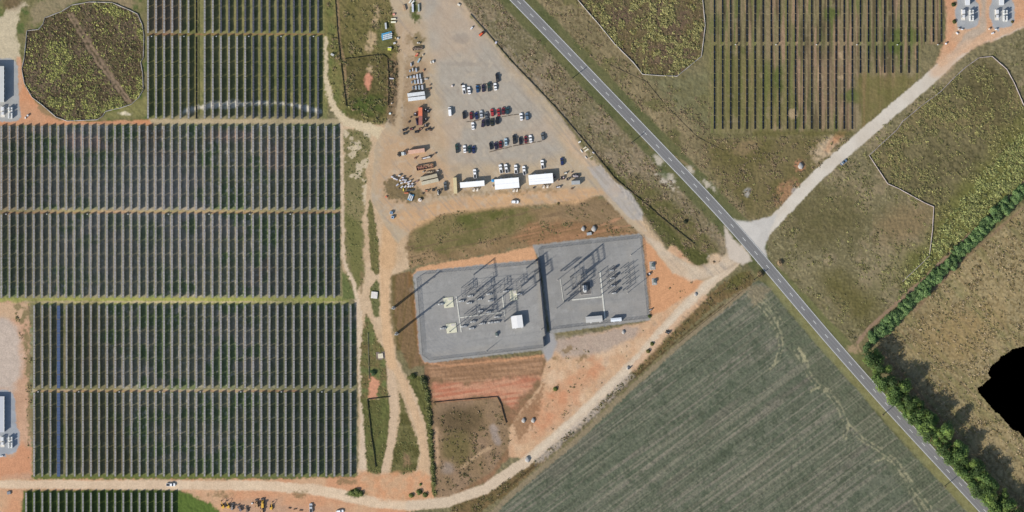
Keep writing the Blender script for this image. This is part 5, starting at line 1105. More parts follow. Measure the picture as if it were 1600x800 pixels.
MB().bbox((0,.8,1.5),(2.3,2.0,2.4),.2).build('cab', mat('cab_grey', alb((206,210,206)), .4), t); MB().box((0,1.8,2.1),(2.0,.06,.8)).build('windscreen', GLASS, t); MB().bbox((0,2.2,.95),(1.9,1.1,1.1),.2).build('hood', mat('cab_grey', alb((206,210,206)), .4), t); MB().box((0,-1.6,.7),(.9,3.2,.25)).build('chassis', RUBBER, t)
for sx_ in (-1,1):
    for yy in (2.1,-1.2,-2.5): MB().tube((sx_*.8,yy,.5),(sx_*1.15,yy,.5),.5,.5,14).build('wheel', RUBBER, t)
# heap of bundles in the yard's south-west corner
GH = 'white bundles of the storage heap'
HEAP = [(613,276.5,4,'first'),(616.5,279,4,'second'),(620,280.5,3.6,'third'),(624,274.5,4.2,'fourth'),(629.5,277.5,3.4,'fifth'),(625.5,282,3.4,'sixth'),(630.5,281,4.4,'seventh'),(634,281.5,3.6,'eighth'),(633,284.5,4,'ninth'),(627.5,286,4,'tenth'),(638,284.5,3.6,'eleventh'),(641,283,4,'twelfth'),(644.5,287,3.4,'thirteenth'),(638.5,287.5,4,'fourteenth'),(621,288.8,5,'fifteenth'),(628,292,5,'sixteenth'),(633.5,291.6,4.6,'seventeenth'),(638.5,291.2,4,'eighteenth'),(641.7,291.2,4,'nineteenth'),(645,290.8,3,'twentieth')]
for i,(a_,b_,s_,o_) in enumerate(HEAP):
    c_ = [(214,214,222),(226,226,226),(190,192,206),(204,206,204)][i%4]
    pallet_load(a_,b_,s_,2.2,-18+4*i,c_,'%s bundle from the heap\'s north west end, %s' % (o_, 'upper part' if b_ < 285 else 'lower part'), GH, 1.3, 'stored_bundle', 'bundle')
for a_ in [(630.5,296.5,1.8,4.4,0,(232,212,96),'yellow crate at the bottom of the storage heap'),(641,297,12,3,2,(70,74,72),'long dark sheet pile at the bottom of the storage heap'),(640,276.5,3,2,30,(120,100,84),'brown bundle at the heap\'s north east edge'),(603.5,307.5,3,2.6,20,(214,120,90),'small orange sack left below the storage heap'),(635,301.5,7,2,3,(206,120,84),'flat orange sheet below the storage heap'),(652,283,4,3,30,(140,116,112),'mauve brown bundle between heap and tan containers')]:
    pallet_load(*a_[:6],a_[6],None,.7,'stored_crate','crate')
t = frame_stack(641.5,309,70,'blue and white crates standing below the storage heap',10,8,(110,150,196),3)
for (a_,b_,l_) in [(656,312.5,'round white tank, knobbly, below the storage heap')]:
    t = thing('round_tank', l_, 'tank', (X(a_),Y(b_),0)); MB().tube((0,0,0),(0,0,1.3),1.2,1.2,16).build('shell', mat('cream_tank', alb((240,228,214)), .6), t); MB().tube((.3,.2,1.3),(.3,.2,1.6),.5,.4,10).build('lid', mat('grey_lid', alb((150,140,132)), .6), t)
for (a_,b_,l_,k_) in [(611.5,332.5,'blue grey pump box, upper of two beside the weed patch',1),(613.5,339.5,'blue grey pump box, lower of two beside the weed patch',0)]:
    t = thing('pump_box', l_, 'pump', (X(a_),Y(b_),0), math.radians(-8), 'pump boxes beside the weed patch')
    MB().bbox((0,0,.8),(1.9,1.8,1.4),.08).build('housing', mat('pump_blue', alb((150,178,206)), .5), t); MB().tube((-.2,-.2,1.5),(-.2,-.2,1.62),.45,.45,12).build('hatch', DARK, t)
    for s in (-1,1): MB().box((s*.8,0,.06),(.2,2.2,.12)).build('skid', STEEL, t)
# ------------------------------------------------------------------ machines
YEL = mat('machine_yellow', alb((226,178,70)), .5, 0, .15); TRK = mat('track_rubber', (.025,.025,.025), .85)
def excavator(px, py, deg, label, paint=None, s=1.0, bare=False):
    paint = paint or YEL
    t = thing('excavator', label, 'excavator', (X(px),Y(py),0), math.radians(deg)); t.scale = (s,s,s)
    for sx_ in (-1,1):
        MB().prism([(-1.9,.0),(1.9,.0),(2.2,.35),(1.9,.75),(-1.9,.75),(-2.2,.35)],-.3,.3)
        m = MB(); m.v = []; pr = [(-1.9,.02),(1.9,.02),(2.2,.38),(1.9,.78),(-1.9,.78),(-2.2,.38)]
        m.add([(sx_*1.2-.3,a,b) for a,b in pr]+[(sx_*1.2+.3,a,b) for a,b in pr],[(0,1,2,3,4,5),(11,10,9,8,7,6)]+[(i,6+i,6+(i+1)%6,(i+1)%6) for i in range(6)]); m.build('track', TRK, t)
    MB().bbox((0,-.6,1.5),(2.6,3.0,1.1),.25).build('house', paint, t)
    MB().bbox((-.75,.7,1.9),(1.0,1.6,1.7),.12).build('cab', GLASS, t); MB().bbox((0,-1.8,1.5),(2.6,.8,1.2),.25).build('counterweight', paint, t)
    MB().tube((.2,.6,1.7),(.2,3.2,4.0),.28,.22,6).tube((.2,3.2,4.0),(.2,4.6,3.4),.22,.2,6).build('boom', paint, t)
    MB().tube((.2,4.6,3.5),(.2,5.2,1.2),.2,.14,6).build('arm', paint, t); MB().box((.2,5.0,.7),(1.1,.9,.9),0,.6).build('bucket', mat('bucket_steel',(.08,.08,.08),.5), t)
    return t
def loader(px, py, deg, label, paint=None, s=1.0):
    paint = paint or YEL
    t = thing('wheel_loader', label, 'loader', (X(px),Y(py),0), math.radians(deg)); t.scale = (s,s,s)
    for sx_ in (-1,1):
        for y in (-1.5,1.6): MB().tube((sx_*.85,y,.75),(sx_*1.4,y,.75),.75,.75,16).build('wheel', TRK, t)
        MB().tube((sx_*.5,1.6,1.5),(sx_*.5,3.4,.8),.14,.14,6).build('lift_arm', paint, t)
    MB().bbox((0,-1.4,1.5),(1.9,2.4,1.1),.2).build('engine_hood', paint, t); MB().bbox((0,.1,2.0),(1.5,1.4,1.9),.15).build('cab', GLASS, t); MB().bbox((0,.1,3.0),(1.5,1.4,.12),.04).build('cab_roof', paint, t)
    MB().bbox((0,1.4,1.1),(1.5,1.4,.8),.15).build('front_frame', paint, t); MB().box((0,3.7,.7),(2.8,1.0,1.0),0,.8).build('bucket', mat('bucket_steel',(.08,.08,.08),.5), t)
    return t
excavator(348.3,790.5,20,'yellow excavator at the west end of the bottom machine line',s=.7)
excavator(356.5,790.5,15,'yellow excavator second in the bottom machine line',s=.7)
loader(363,792.5,-10,'grey small loader third in the bottom machine line',mat('machine_grey',alb((150,144,140)),.5),.7)
loader(375,794.5,30,'dark grey loader in the middle of the bottom machine line',mat('machine_dark',alb((120,112,116)),.5),.75)
loader(386,796.5,5,'lone brown grey loader right of the middle of the bottom line',mat('machine_brown',alb((130,112,100)),.5),.6)
loader(401.5,788,4,'tan wheel loader beside the tall yellow machine',mat('machine_tan',alb((190,150,110)),.5),.8)
loader(410.5,787.5,0,'tall yellow loader with a glass roof near the bottom',None,.9)
loader(409.5,797,0,'tan loader at the very bottom edge under the yellow loader',mat('machine_tan',alb((190,150,110)),.5),.8)
excavator(424,792.5,-8,'yellow excavator at the east end of the bottom machine line',s=.7)
for a_ in [(394,786.5,2.6,2.4,0,(232,230,226),'white drum crate among the bottom machines'),(452.5,794,4,1.6,-10,(112,86,66),'brown log pile, first of three below the bottom road'),(461,795.5,5,1.6,14,(104,80,62),'brown log pile, second of three below the bottom road'),(470,797.5,5,1.8,-6,(112,86,66),'brown log pile, third of three below the bottom road')]:
    pallet_load(*a_[:6],a_[6],None,.5,'stored_crate','crate')
ORG = mat('machine_orange', alb((226,96,56)), .5)
loader(752.5,53,-50,'orange machine parked at the yard\'s east fence',ORG,.75)
# pallets by the fence on the east edge
for a_ in [(905.5,222,4.5,2.4,30,(236,232,224),'white pallet by the east fence, northernmost'),(908.5,236,1.4,6,35,(240,236,228),'white beam by the east fence, left'),(913.8,231,6,2.2,35,(226,214,186),'cream pallet stack by the east fence, upper'),(916.5,234.5,7.5,2.4,35,(236,226,200),'cream pallet stack by the east fence, lower'),(915.5,246,1.2,5,40,(232,228,220),'short white beam by the east fence'),(923.5,245.5,6,1,32,(226,214,190),'thin cream beam by the east fence'),(927,238.5,4,1.4,-38,(216,212,220),'pale grey sheet lying on the black fence')]:
    pallet_load(*a_[:6],a_[6],'pallets along the east fence',.4,'timber_pallet','pallet')
# concrete slabs and boulders
SLAB = mat('concrete', alb((206,200,190)), .85, 0, .12); TANSL = mat('tan_concrete', alb((224,212,184)), .85, 0, .1)
def slab(px, py, w, d, deg, m, label, h=.5, base=None):
    t = thing('concrete_slab', label, 'slab', (X(px),Y(py),0), math.radians(deg)); MB().bbox((0,0,h/2),(w*S,d*S,h),.08).build('slab', m, t)
    MB().tube((.3,.2,h),(.3,.2,h+.06),.35,.35,14).build('manhole_lid', m, t)
    if base: MB().bbox((0,0,.03),(w*S*1.7,d*S*1.7,.16),.1).build('gravel_base', mat('grey_base', alb((126,112,104)), .9), t)
slab(585,461,10,10.5,-6,mat('white_concrete', alb((226,220,212)), .85, 0, .12),'big white concrete slab on the weed island between the tracks',.9)
slab(594.8,556,8,7.5,4,TANSL,'tan concrete slab on a grey base beside the dirt track',.7,True)
def boulder(px, py, r, label, colr=(176,172,166)):
    rg = random.Random(int(px)); t = thing('boulder', label, 'boulder', (X(px),Y(py),0)); bm = []
    mb = MB(); n = 12; rings = []
    for k,(z,q) in enumerate(((-.1,.9),(.35,1.0),(.75,.8),(.95,.4))): rings.append([(r*q*(1+.18*math.sin(i*2.1+k))*math.cos(i*6.283/n), r*1.35*q*(1+.15*math.cos(i*1.7+k))*math.sin(i*6.283/n), z*r) for i in range(n)])
    mb.loft(rings).build('stone', mat('boulder_stone', alb(colr), .9, 0, .25, 1.5), t, True)
boulder(911.3,357.5,1.3,'grey boulder, smaller of two on the bank above the east pad'); boulder(928,357.5,1.6,'grey boulder, larger of two on the bank above the east pad')
for (px_,py_,r_,l_) in [(1251,259.5,1.7,'pale blue grey boulder on the clay spot by the gravel road'),(974,519,1.1,'grey boulder on the weedy clay edge, upper of two'),(981,575,1.0,'small dark boulder beside the dirt track'),(824,718,1.6,'pale boulder at the ditch by the lower dirt track'),(818,657,1.3,'grey boulder, left of two on the clay apron'),(833,657,1.3,'grey boulder, right of two on the clay apron'),(1087,460,1.0,'small pale boulder in the ditch by the crop corner'),(1089,506-2,1.2,'grey boulder on the ditch bank')][:7]: boulder(px_,py_,r_,l_)
# ------------------------------------------------------------------ poles along the paved road
WOODP = mat('weathered_pole', alb((96,82,68)), .85)
def utility_pole(px, py, label, h=8.2):
    t = thing('utility_pole', label, 'utility pole', (X(px),Y(py),-.2), math.radians(42), 'wooden poles along the paved road')
    MB().tube((0,0,0),(0,0,h),.30,.22,10).build('shaft', WOODP, t); MB().box((0,.16,h-.5),(2.4,.2,.2)).build('crossarm', WOODP, t)
    for x in (-1,0,1): MB().tube((x,.16,h-.43),(x,.16,h-.2),.06,.05,8).build('insulator', WHITE, t)
for i,(px_,py_) in enumerate([(894,122.5),(985.5,224),(1178,437.5),(1379,648),(1476,759.5)]):
    utility_pole(px_,py_,['wooden utility pole nearest the top of the paved road','wooden utility pole beside the road above the clay pull-off','wooden utility pole at the crop field corner by the junction','wooden utility pole across from the upper roadside trees','wooden utility pole near the bottom of the paved road'][i])
def tall_pole(px, py, label, h=26):
    t = thing('transmission_pole', label, 'transmission pole', (X(px),Y(py),-.2), math.radians(10), 'tall steel poles west of the pads')
    MB().tube((0,0,0),(0,0,h),.95,.45,16).build('shaft', mat('pole_steel', alb((190,192,190)), .5, .2), t); MB().tube((0,0,.2),(0,0,.5),1.15,1.15,20).build('footing', SLAB, t)
    for z in (h-1,h-5,h-9,h-13): 
        s = 1 if (z-h) % 8 else -1
        MB().tube((0,0,z),(s*2.4,0,z+.4),.2,.12,8).build('davit_arm', STEEL, t); MB().tube((s*2.2,0,z+.4),(s*2.2,0,z-1.0),.07,.07,8).build('insulator', STEEL, t)
tall_pole(615,481,'tall pale steel pole west of the left pad, northern one'); tall_pole(619.8,521.3,'tall pale steel pole west of the left pad, southern one')

# ------------------------------------------------------------------ substation yards
DST = mat('substation_steel', alb((112,116,122)), .5, .2); PORC = mat('porcelain', alb((176,178,180)), .3)
def mesh_fence(pts, label, gate=None, h=2.4):
    P = [np.array((X(a),Y(b))) for a,b in pts]; o0 = P[0]
    t = thing('chain_link_fence', label, 'fence', (o0[0],o0[1],0)); post = None; fab = MB(); rail = MB()
    for p,q in zip(P[:-1],P[1:]):
        Ln = np.linalg.norm(q-p); d = (q-p)/Ln; n = max(1,int(Ln/3)); a0 = p-o0
        for i in range(n+1):
            c = a0+d*Ln*i/n
            if post is None: o = MB().tube((0,0,-.2),(0,0,h+.1),.05,.05,6).build('post', STEEL, t); post = o.data
            else: o = bpy.data.objects.new('post', post); COL.objects.link(o); o.parent = t
            o.location = (c[0],c[1],0)
        for z in (h,.08): rail.tube((*(a0),z),(*(a0+d*Ln),z),.03,.03,5)
        k = int(Ln/.55)
        for i in range(k):
            u0 = i*Ln/k
            for s in (-1,1):
                u1 = u0+s*1.1
                b0_ = a0+d*min(max(u0,0),Ln); b1_ = a0+d*min(max(u1,0),Ln)
                nn = np.array((-d[1],d[0]))*.02
                fab.add([(*(b0_-nn),.1),(*(b0_+nn),.1),(*(b1_+nn),h),(*(b1_-nn),h)],[(0,1,2,3)])
                e = d*.04; fab.add([(*(b0_-e),.1),(*(b0_+e),.1),(*(b1_+e),h),(*(b1_-e),h)],[(0,1,2,3)])
    rail.build('rail', STEEL, t); fab.build('wire_mesh', STEEL, t)
mesh_fence([(839,412),(662,428.5),(651,435),(660,555),(672,563),(848,543)],'chain link fence around the west substation yard')
mesh_fence([(843,402),(841,389.5),(1000.5,372),(1011.5,497),(860,515)],'chain link fence around the east substation yard')
t = thing('barrier_wall','dark blue grey screening wall standing between the two substation yards','wall',(X(842),Y(406),0))
WALLM = mat('dark_wall', (.028,.034,.046), .7, 0, .1)
def wpan(a, b, h, w_):
    p = np.array((X(a[0])-X(842),Y(a[1])-Y(406))); q = np.array((X(b[0])-X(842),Y(b[1])-Y(406))); Ln = np.linalg.norm(q-p); m = (p+q)/2
    MB().box((m[0],m[1],h/2-.1),(Ln,w_,h+.2),math.atan2(q[1]-p[1],q[0]-p[0])).build('wall_panel', WALLM, t)
for k in range(6):
    f0, f1 = k/6, (k+1)/6; wpan((841+11.2*f0+.0,405+118*f0),(841+11.2*f1,405+118*f1-.4),2.9,.9)
wpan((836.5,406.6),(840,406.2),2.6,.8); wpan((852.5,524.2),(848.5,527.5),2.4,.8); wpan((849,528),(850.5,541),3.0,.8)
for k in range(0): pass
TR_M = mat('trench_lid', alb((214,212,200)), .8, 0, .08)
def trench(a, b, label, w_=.75):
    p = np.array((X(a[0]),Y(a[1]))); q = np.array((X(b[0]),Y(b[1]))); Ln = np.linalg.norm(q-p); d = (q-p)/Ln
    t = thing('cable_trench', label, 'cable trench', (p[0],p[1],0), math.atan2(d[1],d[0]))
    n = max(2, int(Ln/2.4)); o1 = None
    for i in range(n):
        if o1 is None: o = MB().bbox((0,0,.12),(Ln/n-.05,w_,.24),.03).build('cover_slab', TR_M, t); o1 = o.data
        else: o = bpy.data.objects.new('cover_slab', o1); COL.objects.link(o); o.parent = t
        o.location = ((i+.5)*Ln/n,0,0)
trench((713,463),(720.8,519),'white cable trench lid running down the left of the west yard'); trench((718.8,496.2),(784.5,488),'white cable trench lid crossing the middle of the west yard'); trench((785,461),(788.8,494),'white cable trench lid right of centre in the west yard')
trench((937.5,424),(945.5,499),'long pale cable trench lid down the middle of the east yard',.95); trench((894,468.6),(941,463.6),'short pale cable trench lid crossing the east yard',.85); trench((875.5,436),(880.5,471),'thin grey cable trench lid at the left of the east yard',.4)
# concrete bases with lightning masts
def mast_base(px, py, w, d, deg, mx, my, hm, label):
    t = thing('concrete_base', label, 'concrete base', (X(px),Y(py),0), math.radians(deg), 'yellowish concrete bases in the west yard')
    MB().bbox((0,0,.16),(w*S,d*S,.42),.08).build('slab', mat('yellow_concrete', alb((222,218,190)), .85, 0, .08), t); MB().bbox((w*S*.2,d*S*.3,.42),(w*S*.4,d*S*.25,.18),.06).build('raised_step', SLAB, t)
    t2 = thing('lightning_mast', 'steel lightning mast on the '+label.split(',')[0], 'mast', (X(mx),Y(my),0.35), 0, 'steel lightning masts')
    MB().tube((0,0,0),(0,0,hm*.6),.26,.19,10).tube((0,0,hm*.6),(0,0,hm),.17,.06,8).build('shaft', DST, t2); MB().tube((0,0,0),(0,0,.1),.4,.4,12).build('base_plate', DST, t2)
mast_base(701,472.5,15,16,7,698.2,478,15,'upper left concrete base, the one by the trench top')
mast_base(705.5,512.5,16,15,7,703,518,15,'lower left concrete base, the one by the trench foot')
mast_base(802.5,461.5,11,16,7,805,466,13,'right hand concrete base, partly hidden under steel frames')
def mast(px, py, h, label):
    t = thing('lightning_mast', label, 'mast', (X(px),Y(py),0), 0, 'steel lightning masts')
    MB().tube((0,0,0),(0,0,h*.65),.21,.16,10).tube((0,0,h*.65),(0,0,h),.14,.05,8).build('shaft', DST, t); MB().tube((0,0,0),(0,0,.12),.45,.45,12).build('base_plate', SLAB, t)
for a_ in [(980.5,457.5,15,'lightning mast at the lower right of the east yard'),(985.7,398.5,9,'lightning mast near the east yard\'s north east corner'),(871,437.5,16,'lightning mast at the left edge of the east yard'),(869.5,482,11,'lightning mast low at the left of the east yard'),(760,548.5,9,'lightning mast alone at the bottom of the west yard'),(812.5,440.3,13,'lightning mast behind the right frames of the west yard'),(845.5,515,8,'lightning mast beside the screening wall'),(903,457,11,'lightning mast left of the big transformer')]: mast(*a_)
def truss_col(mb, x, y, h, w=.5):
    for sx_ in (-1,1):
        for sy in (-1,1): mb.box((x+sx_*w/2,y+sy*w/2,h/2),(.15,.15,h))
    k = int(h/.9)
    for i in range(k):
        z0 = i*h/k; z1 = (i+1)*h/k; s = 1 if i % 2 else -1
        for sy in (-1,1): mb.tube((x-s*w/2,y+sy*w/2,z0),(x+s*w/2,y+sy*w/2,z1),.035,.035,4); mb.tube((x+sy*w/2,y-s*w/2,z0),(x+sy*w/2,y+s*w/2,z1),.035,.035,4)
def truss_beam(mb, p, q, w=.5):
    p = np.array(p,float); q = np.array(q,float); Ln = np.linalg.norm(q-p); d = (q-p)/Ln; n = np.array((-d[1],d[0],0))*w/2; u = np.array((0,0,w/2))
    for a_ in (-1,1):
        for b_ in (-1,1): mb.tube(p+n*a_+u*b_,q+n*a_+u*b_,.09,.09,4)
    k = max(2,int(Ln/.8))
    for i in range(k):
        s = 1 if i % 2 else -1
        for b_ in (-1,1): mb.tube(p+d*Ln*i/k+n*s+u*b_, p+d*Ln*(i+1)/k-n*s+u*b_, .035,.035,4)
def dead_end(a, b, h, label, braces=True):
    """two lattice legs carrying a lattice beam with hanging insulators"""
    p = np.array((X(a[0]),Y(a[1]))); q = np.array((X(b[0]),Y(b[1]))); Ln = np.linalg.norm(q-p); d = q-p
    t = thing('dead_end_frame', label, 'steel frame', (p[0],p[1],0), math.atan2(d[1],d[0]), 'dead end frames')
    for x in (0, Ln): mb = MB(); truss_col(mb, x, 0, h); mb.build('leg', DST, t)
    mb = MB(); truss_beam(mb, (-.6,0,h), (Ln+.6,0,h), .6); mb.build('cross_beam', DST, t)
    for x in (0, Ln): MB().tube((x,0,h+.3),(x,0,h+3.2),.07,.03,6).build('spike', DST, t)
    for x in (.25,.5,.75): MB().tube((x*Ln,0,h-.3),(x*Ln,0,h-1.6),.12,.12,8).build('insulator', PORC, t)
for a_ in [((741,428.5),(744.5,455),11,'northernmost lattice frame on the left of the west yard'),((745.5,468),(748.5,492),9,'lattice frame in the middle of the west yard'),((822.5,419),(825,437),11,'lattice frame near the screening wall, left one'),((835,425),(837.5,442),9,'lattice frame closest to the screening wall'),((777,469),(779.5,487),8,'lattice frame above the middle cable trench'),((787,483),(788.5,502),7,'lattice frame left of the white control house'),((814.5,447),(817,461),7,'lattice frame beside the right hand concrete base'),
           ((910.5,406),(913.5,428),11,'rightmost tall lattice frame of the east yard group'),((904.5,411.5),(907.5,430),10,'middle tall lattice frame of the east yard group'),((897,419),(901.5,445),10,'left tall lattice frame of the east yard group'),((891,433),(893.5,452),7,'low lattice frame left of the transformer group'),((881.5,471),(888,470),7,'small lattice frame at the bottom left of the east yard'),((876,423),(882,422.3),9,'small lattice frame at the top left of the east yard'),((908,434),(908.8,446),7,'short lattice frame beside the big transformer')]: dead_end(*a_)
def bus_tower(px, py, w, d, h, label, deg=6):
    t = thing('bus_tower', label, 'steel tower', (X(px),Y(py),0), math.radians(deg), 'bus towers'); W_, D_ = w*S, d*S
    for sx_ in (-1,1):
        for sy in (-1,1): MB().box((sx_*W_/2,sy*D_/2,h/2),(.17,.17,h)).build('leg', DST, t)
    for sx_ in (-1,1): MB().box((sx_*W_/2,0,h-.1),(.19,D_+.6,.19)).build('top_beam', DST, t)
    for k in range(4): MB().box((0,-D_/2+k*D_/3,h-.12),(W_,.13,.13)).build('rung', DST, t)
    for k in range(3):
        MB().tube((0,-D_/2+(k+.5)*D_/3,h),(0,-D_/2+(k+.5)*D_/3,h+1.1),.16,.12,10).build('insulator', PORC, t)
    for sx_ in (-1,1): MB().tube((sx_*W_/2,-D_/2,0),(sx_*W_/2,D_/2,h*.8),.06,.06,5).build('brace', DST, t)
for a_ in [(724.5,456,6,14,6.5,'bus tower at the upper left of the west yard'),(752,453,5.5,13,6.5,'bus tower at the upper middle of the west yard'),(779,451,5.5,13,6,'bus tower right of the upper middle in the west yard'),(804.5,447.5,5.5,13,6,'bus tower over the right hand concrete base'),(729,497.5,6,14,6.5,'bus tower at the lower left of the west yard'),(757,494.5,6,12,6,'bus tower at the lower middle of the west yard'),(897,441,6,14,6,'bus tower in the left group of the east yard')]: bus_tower(*a_)
def breaker(px, py, label, deg=6, s=1.0):
    t = thing('circuit_breaker', label, 'circuit breaker', (X(px),Y(py),0), math.radians(deg), 'circuit breakers'); t.scale = (s,s,s)
    MB().box((0,0,.6),(3.2,1.0,.25)).build('frame', DST, t)
    for sx_ in (-1,1): MB().box((sx_*1.4,0,.25),(.2,.9,.6)).build('foot', DST, t)
    MB().bbox((-1.9,0,.9),(.7,.9,1.5),.06).build('control_cabinet', WHITE, t)
    for k in (-1,0,1):
        tk = MB().tube((k*1.0,-.55,1.1),(k*1.0,.55,1.1),.34,.34,12).build('tank', mat('pale_enamel',(.6,.61,.6),.4), t)
        for s_ in (-1,1): MB().tube((k*1.0,s_*.35,1.3),(k*1.0,s_*.75,2.7),.13,.09,8).build('bushing', PORC, tk)
BL = [(722,470.5,'below the upper left bus tower'),(734.5,473.3,'right of the upper left bus tower'),(736,462.5,'above right of the upper left bus tower'),(750,467.3,'below the upper middle bus tower'),(765.5,459.5,'right of the upper middle bus tower'),(768,469.5,'below right of the upper middle bus tower'),(752,486,'above the middle cable trench'),(726,510,'below the lower left bus tower'),(738,513,'below right of the lower left bus tower'),(740,502.5,'right of the lower left bus tower'),(754.5,505.5,'below the lower middle bus tower'),(768,504,'right of the lower middle bus tower'),(777.5,495,'left of the control house, upper'),(777.5,503,'left of the control house, lower'),(792,455,'right of the right bus tower in the west yard'),(812,459.5,'beside the right hand concrete base'),(690,475,'left of the upper left concrete base'),(693.5,513,'left of the lower left concrete base'),(764,487.5,'on the middle trench line, right half')]
for a_,b_,l_ in BL: breaker(a_,b_,'pale circuit breaker '+l_)
EB = [(956.3,422.5,'topmost of the column of four'),(957.7,434.5,'second of the column of four'),(958.8,446.5,'third of the column of four'),(960.5,458,'lowest of the column of four')]
for a_,b_,l_ in EB:
    breaker(a_,b_,'east yard circuit breaker, '+l_,6,.8)
    t = thing('shade_form', 'dark oval added as shadow of east yard breaker, '+l_, 'tank', (X(a_+4.5),Y(b_-4),0), math.radians(35), 'dark shadow forms of the east yard')  # solid dark form added where the breaker only casts a shadow
    MB().tube((-.9,0,1.2),(.9,0,1.2),.9,.9,16).build('shell', mat('breaker_shade',(.05,.055,.065),.5), t)
    for s_ in (-1,1): MB().box((s_*.6,0,.25),(.2,1.2,.5)).build('saddle', DST, t)
t = None
def post_ins(px, py, h, label):
    global t
    if t is None:
        t = thing('bus_support', label, 'insulator post', (X(px),Y(py),0), 0, 'bus support posts')
        MB().box((0,0,.95),(.36,.36,1.9)).build('pedestal', DST, t); MB().tube((0,0,1.9),(0,0,3.3),.24,.18,10).build('insulator', PORC, t); MB().tube((-.5,0,3.35),(.5,0,3.35),.05,.05,6).build('bus_clamp', STEEL, t); r = t
    else: r = copy_thing(t, (X(px),Y(py),0), 0, label)
    r.scale = (1,1,h/3.3)
cnt = 0
for c_,(bx,by,nr,hh) in enumerate([(935,427,5,5.2),(946,425,5,4.6),(951,424,5,4.2),(969,420,5,4.6),(975,419,5,5.2),(980,418,4,5.6)]):
    for r_ in range(nr): post_ins(bx+r_*.95, by+r_*8.4, hh, '%s insulator post down the %s column of the east yard' % (ordw(r_+1), ('leftmost','second','third','fourth','fifth','rightmost')[c_]))
for c_,(bx,by) in enumerate([(732,446),(742,459),(760,446),(770,448),(788,446),(737,487),(748,499),(768,480),(796,470)]):
    for r_ in range(2): post_ins(bx+r_*.8, by+r_*7.0, 4.6, '%s insulator post in the west yard, %s pair from the left' % (('upper','lower')[r_], ordw(c_+1)))
for c_,(bx,by) in enumerate([(879,447),(882,454),(885,461),(890,462),(895,452)]): post_ins(bx,by,6,'insulator post in the slanted row left of the big transformer, %s' % ordw(c_+1))
# aluminium bus tubes strung over the posts
def bus_tube(pts, z, label):
    t = thing('bus_tube', label, 'bus tube', (X(pts[0][0]),Y(pts[0][1]),0), 0, 'bus tubes'); mb = MB(); P = [np.array((X(a)-X(pts[0][0]),Y(b)-Y(pts[0][1]),z)) for a,b in pts]
    for p,q in zip(P[:-1],P[1:]): mb.tube(p,q,.07,.07,8)
    mb.build('tube', STEEL, t); m2 = MB()
    for p in P: m2.box((p[0],p[1],z/2),(.11,.11,z))
    m2.build('stand', DST, t)
for i,(a_,z_) in enumerate([([(722,449),(806,440)],5.6),([(724,455),(808,446)],5.4),([(726,461),(810,452)],5.2),([(727,490),(790,484)],5.0),([(729,497),(790,490)],4.8),([(731,503),(775,498)],4.6),([(752,440),(760,500)],6.6),([(770,448),(773,502)],6.2),([(935,427),(938.8,461)],5.0),([(946,425),(950,459)],4.6),([(969,420),(973,455)],4.6),([(975,419),(979,453)],5.1)]):
    bus_tube(a_, z_, 'aluminium bus tube, %s %s of the %s yard' % (ordw(i+1) if i < 8 else ordw(i-7), 'span from the top' if i < 8 else 'line from the left', 'west' if i < 8 else 'east'))
# big transformer in its pit
t = thing('oil_pit','dark gravel pit with a pale kerb under the big transformer','pit',(X(914.5),Y(450),0),math.radians(6))
MB().bbox((0,0,.04),(7.4,8.6,.12),.1).build('gravel_bed', mat('dark_stone', alb((112,110,108)), .95, 0, .2, 2), t)
for x_,y_,w_,d_ in ((0,-4.3,7.6,.25),(0,4.3,7.6,.25),(-3.75,0,.25,8.6),(3.75,0,.25,8.6)): MB().box((x_,y_,.16),(w_,d_,.3)).build('kerb', SLAB, t)
t = thing('power_transformer','big grey transformer with radiators and bushings in the dark pit','transformer',(X(913.5),Y(450.5),.1),math.radians(6))
TG = mat('transformer_grey', alb((196,198,198)), .45); MB().bbox((0,0,1.9),(2.4,4.4,3.2),.15).build('tank', TG, t)
for s_ in (-1,1):
    mb = MB()
    for k in range(7): mb.box((s_*1.75,-1.5+k*.5,1.9),(.8,.1,2.4))
    mb.build('radiator', TG, t)
for k in (-1,0,1): MB().tube((.4,k*1.2,3.5),(.75,k*1.25,5.2),.2,.12,10).build('bushing', PORC, t); MB().tube((-.5,k*1.0,3.5),(-.5,k*1.0,4.4),.14,.1,8).build('low_bushing', PORC, t)
MB().tube((-.8,-1.6,4.3),(-.8,1.6,4.3),.45,.45,14).build('conservator', TG, t); MB().box((0,-2.5,1.2),(1.6,.5,1.6)).build('control_cabinet', WHITE, t)
# control buildings
def control_house(px, py, w, d, deg, roofc, wallc, h, label, ridge=False, seam=True):
    t = thing('control_house', label, 'control house', (X(px),Y(py),0), math.radians(deg)); W_, D_ = w*S, d*S
    MB().box((0,0,h/2),(W_-.3,D_-.3,h)).build('wall', mat('wall_%d_%d_%d' % wallc, alb(wallc), .7), t)
    rm = mat('roof_%d_%d_%d' % roofc, alb(roofc), .5, 0, .05); mb = MB(); e = .25
    mb.add([(-W_/2,-D_/2,h),(W_/2,-D_/2,h),(W_/2,D_/2,h),(-W_/2,D_/2,h),(0 if d>w else -W_/2,-D_/2 if d>w else 0,h+e),(0 if d>w else W_/2,D_/2 if d>w else 0,h+e)],
        [(0,3,5,4),(1,4,5,2),(0,4,1),(2,5,3),(0,1,2,3)] if d > w else [(0,1,5,4),(2,3,4,5),(0,4,3),(1,2,5),(0,3,2,1)])
    mb.build('roof', rm, t)
    MB().box((W_*.2,-D_/2+.1,1.1),(1.0,.12,2.1)).build('door', mat('door_grey', (.25,.25,.26), .5), t)
    for x_ in (-.2,.35): MB().bbox((x_*W_,-D_/2-.25,1.2),(.9,.6,1.1),.05).build('air_conditioner', ACM, t)
control_house(808,502.5,17.6,19.5,7,(240,238,234),(206,206,200),3.4,'white roofed control house in the west yard')
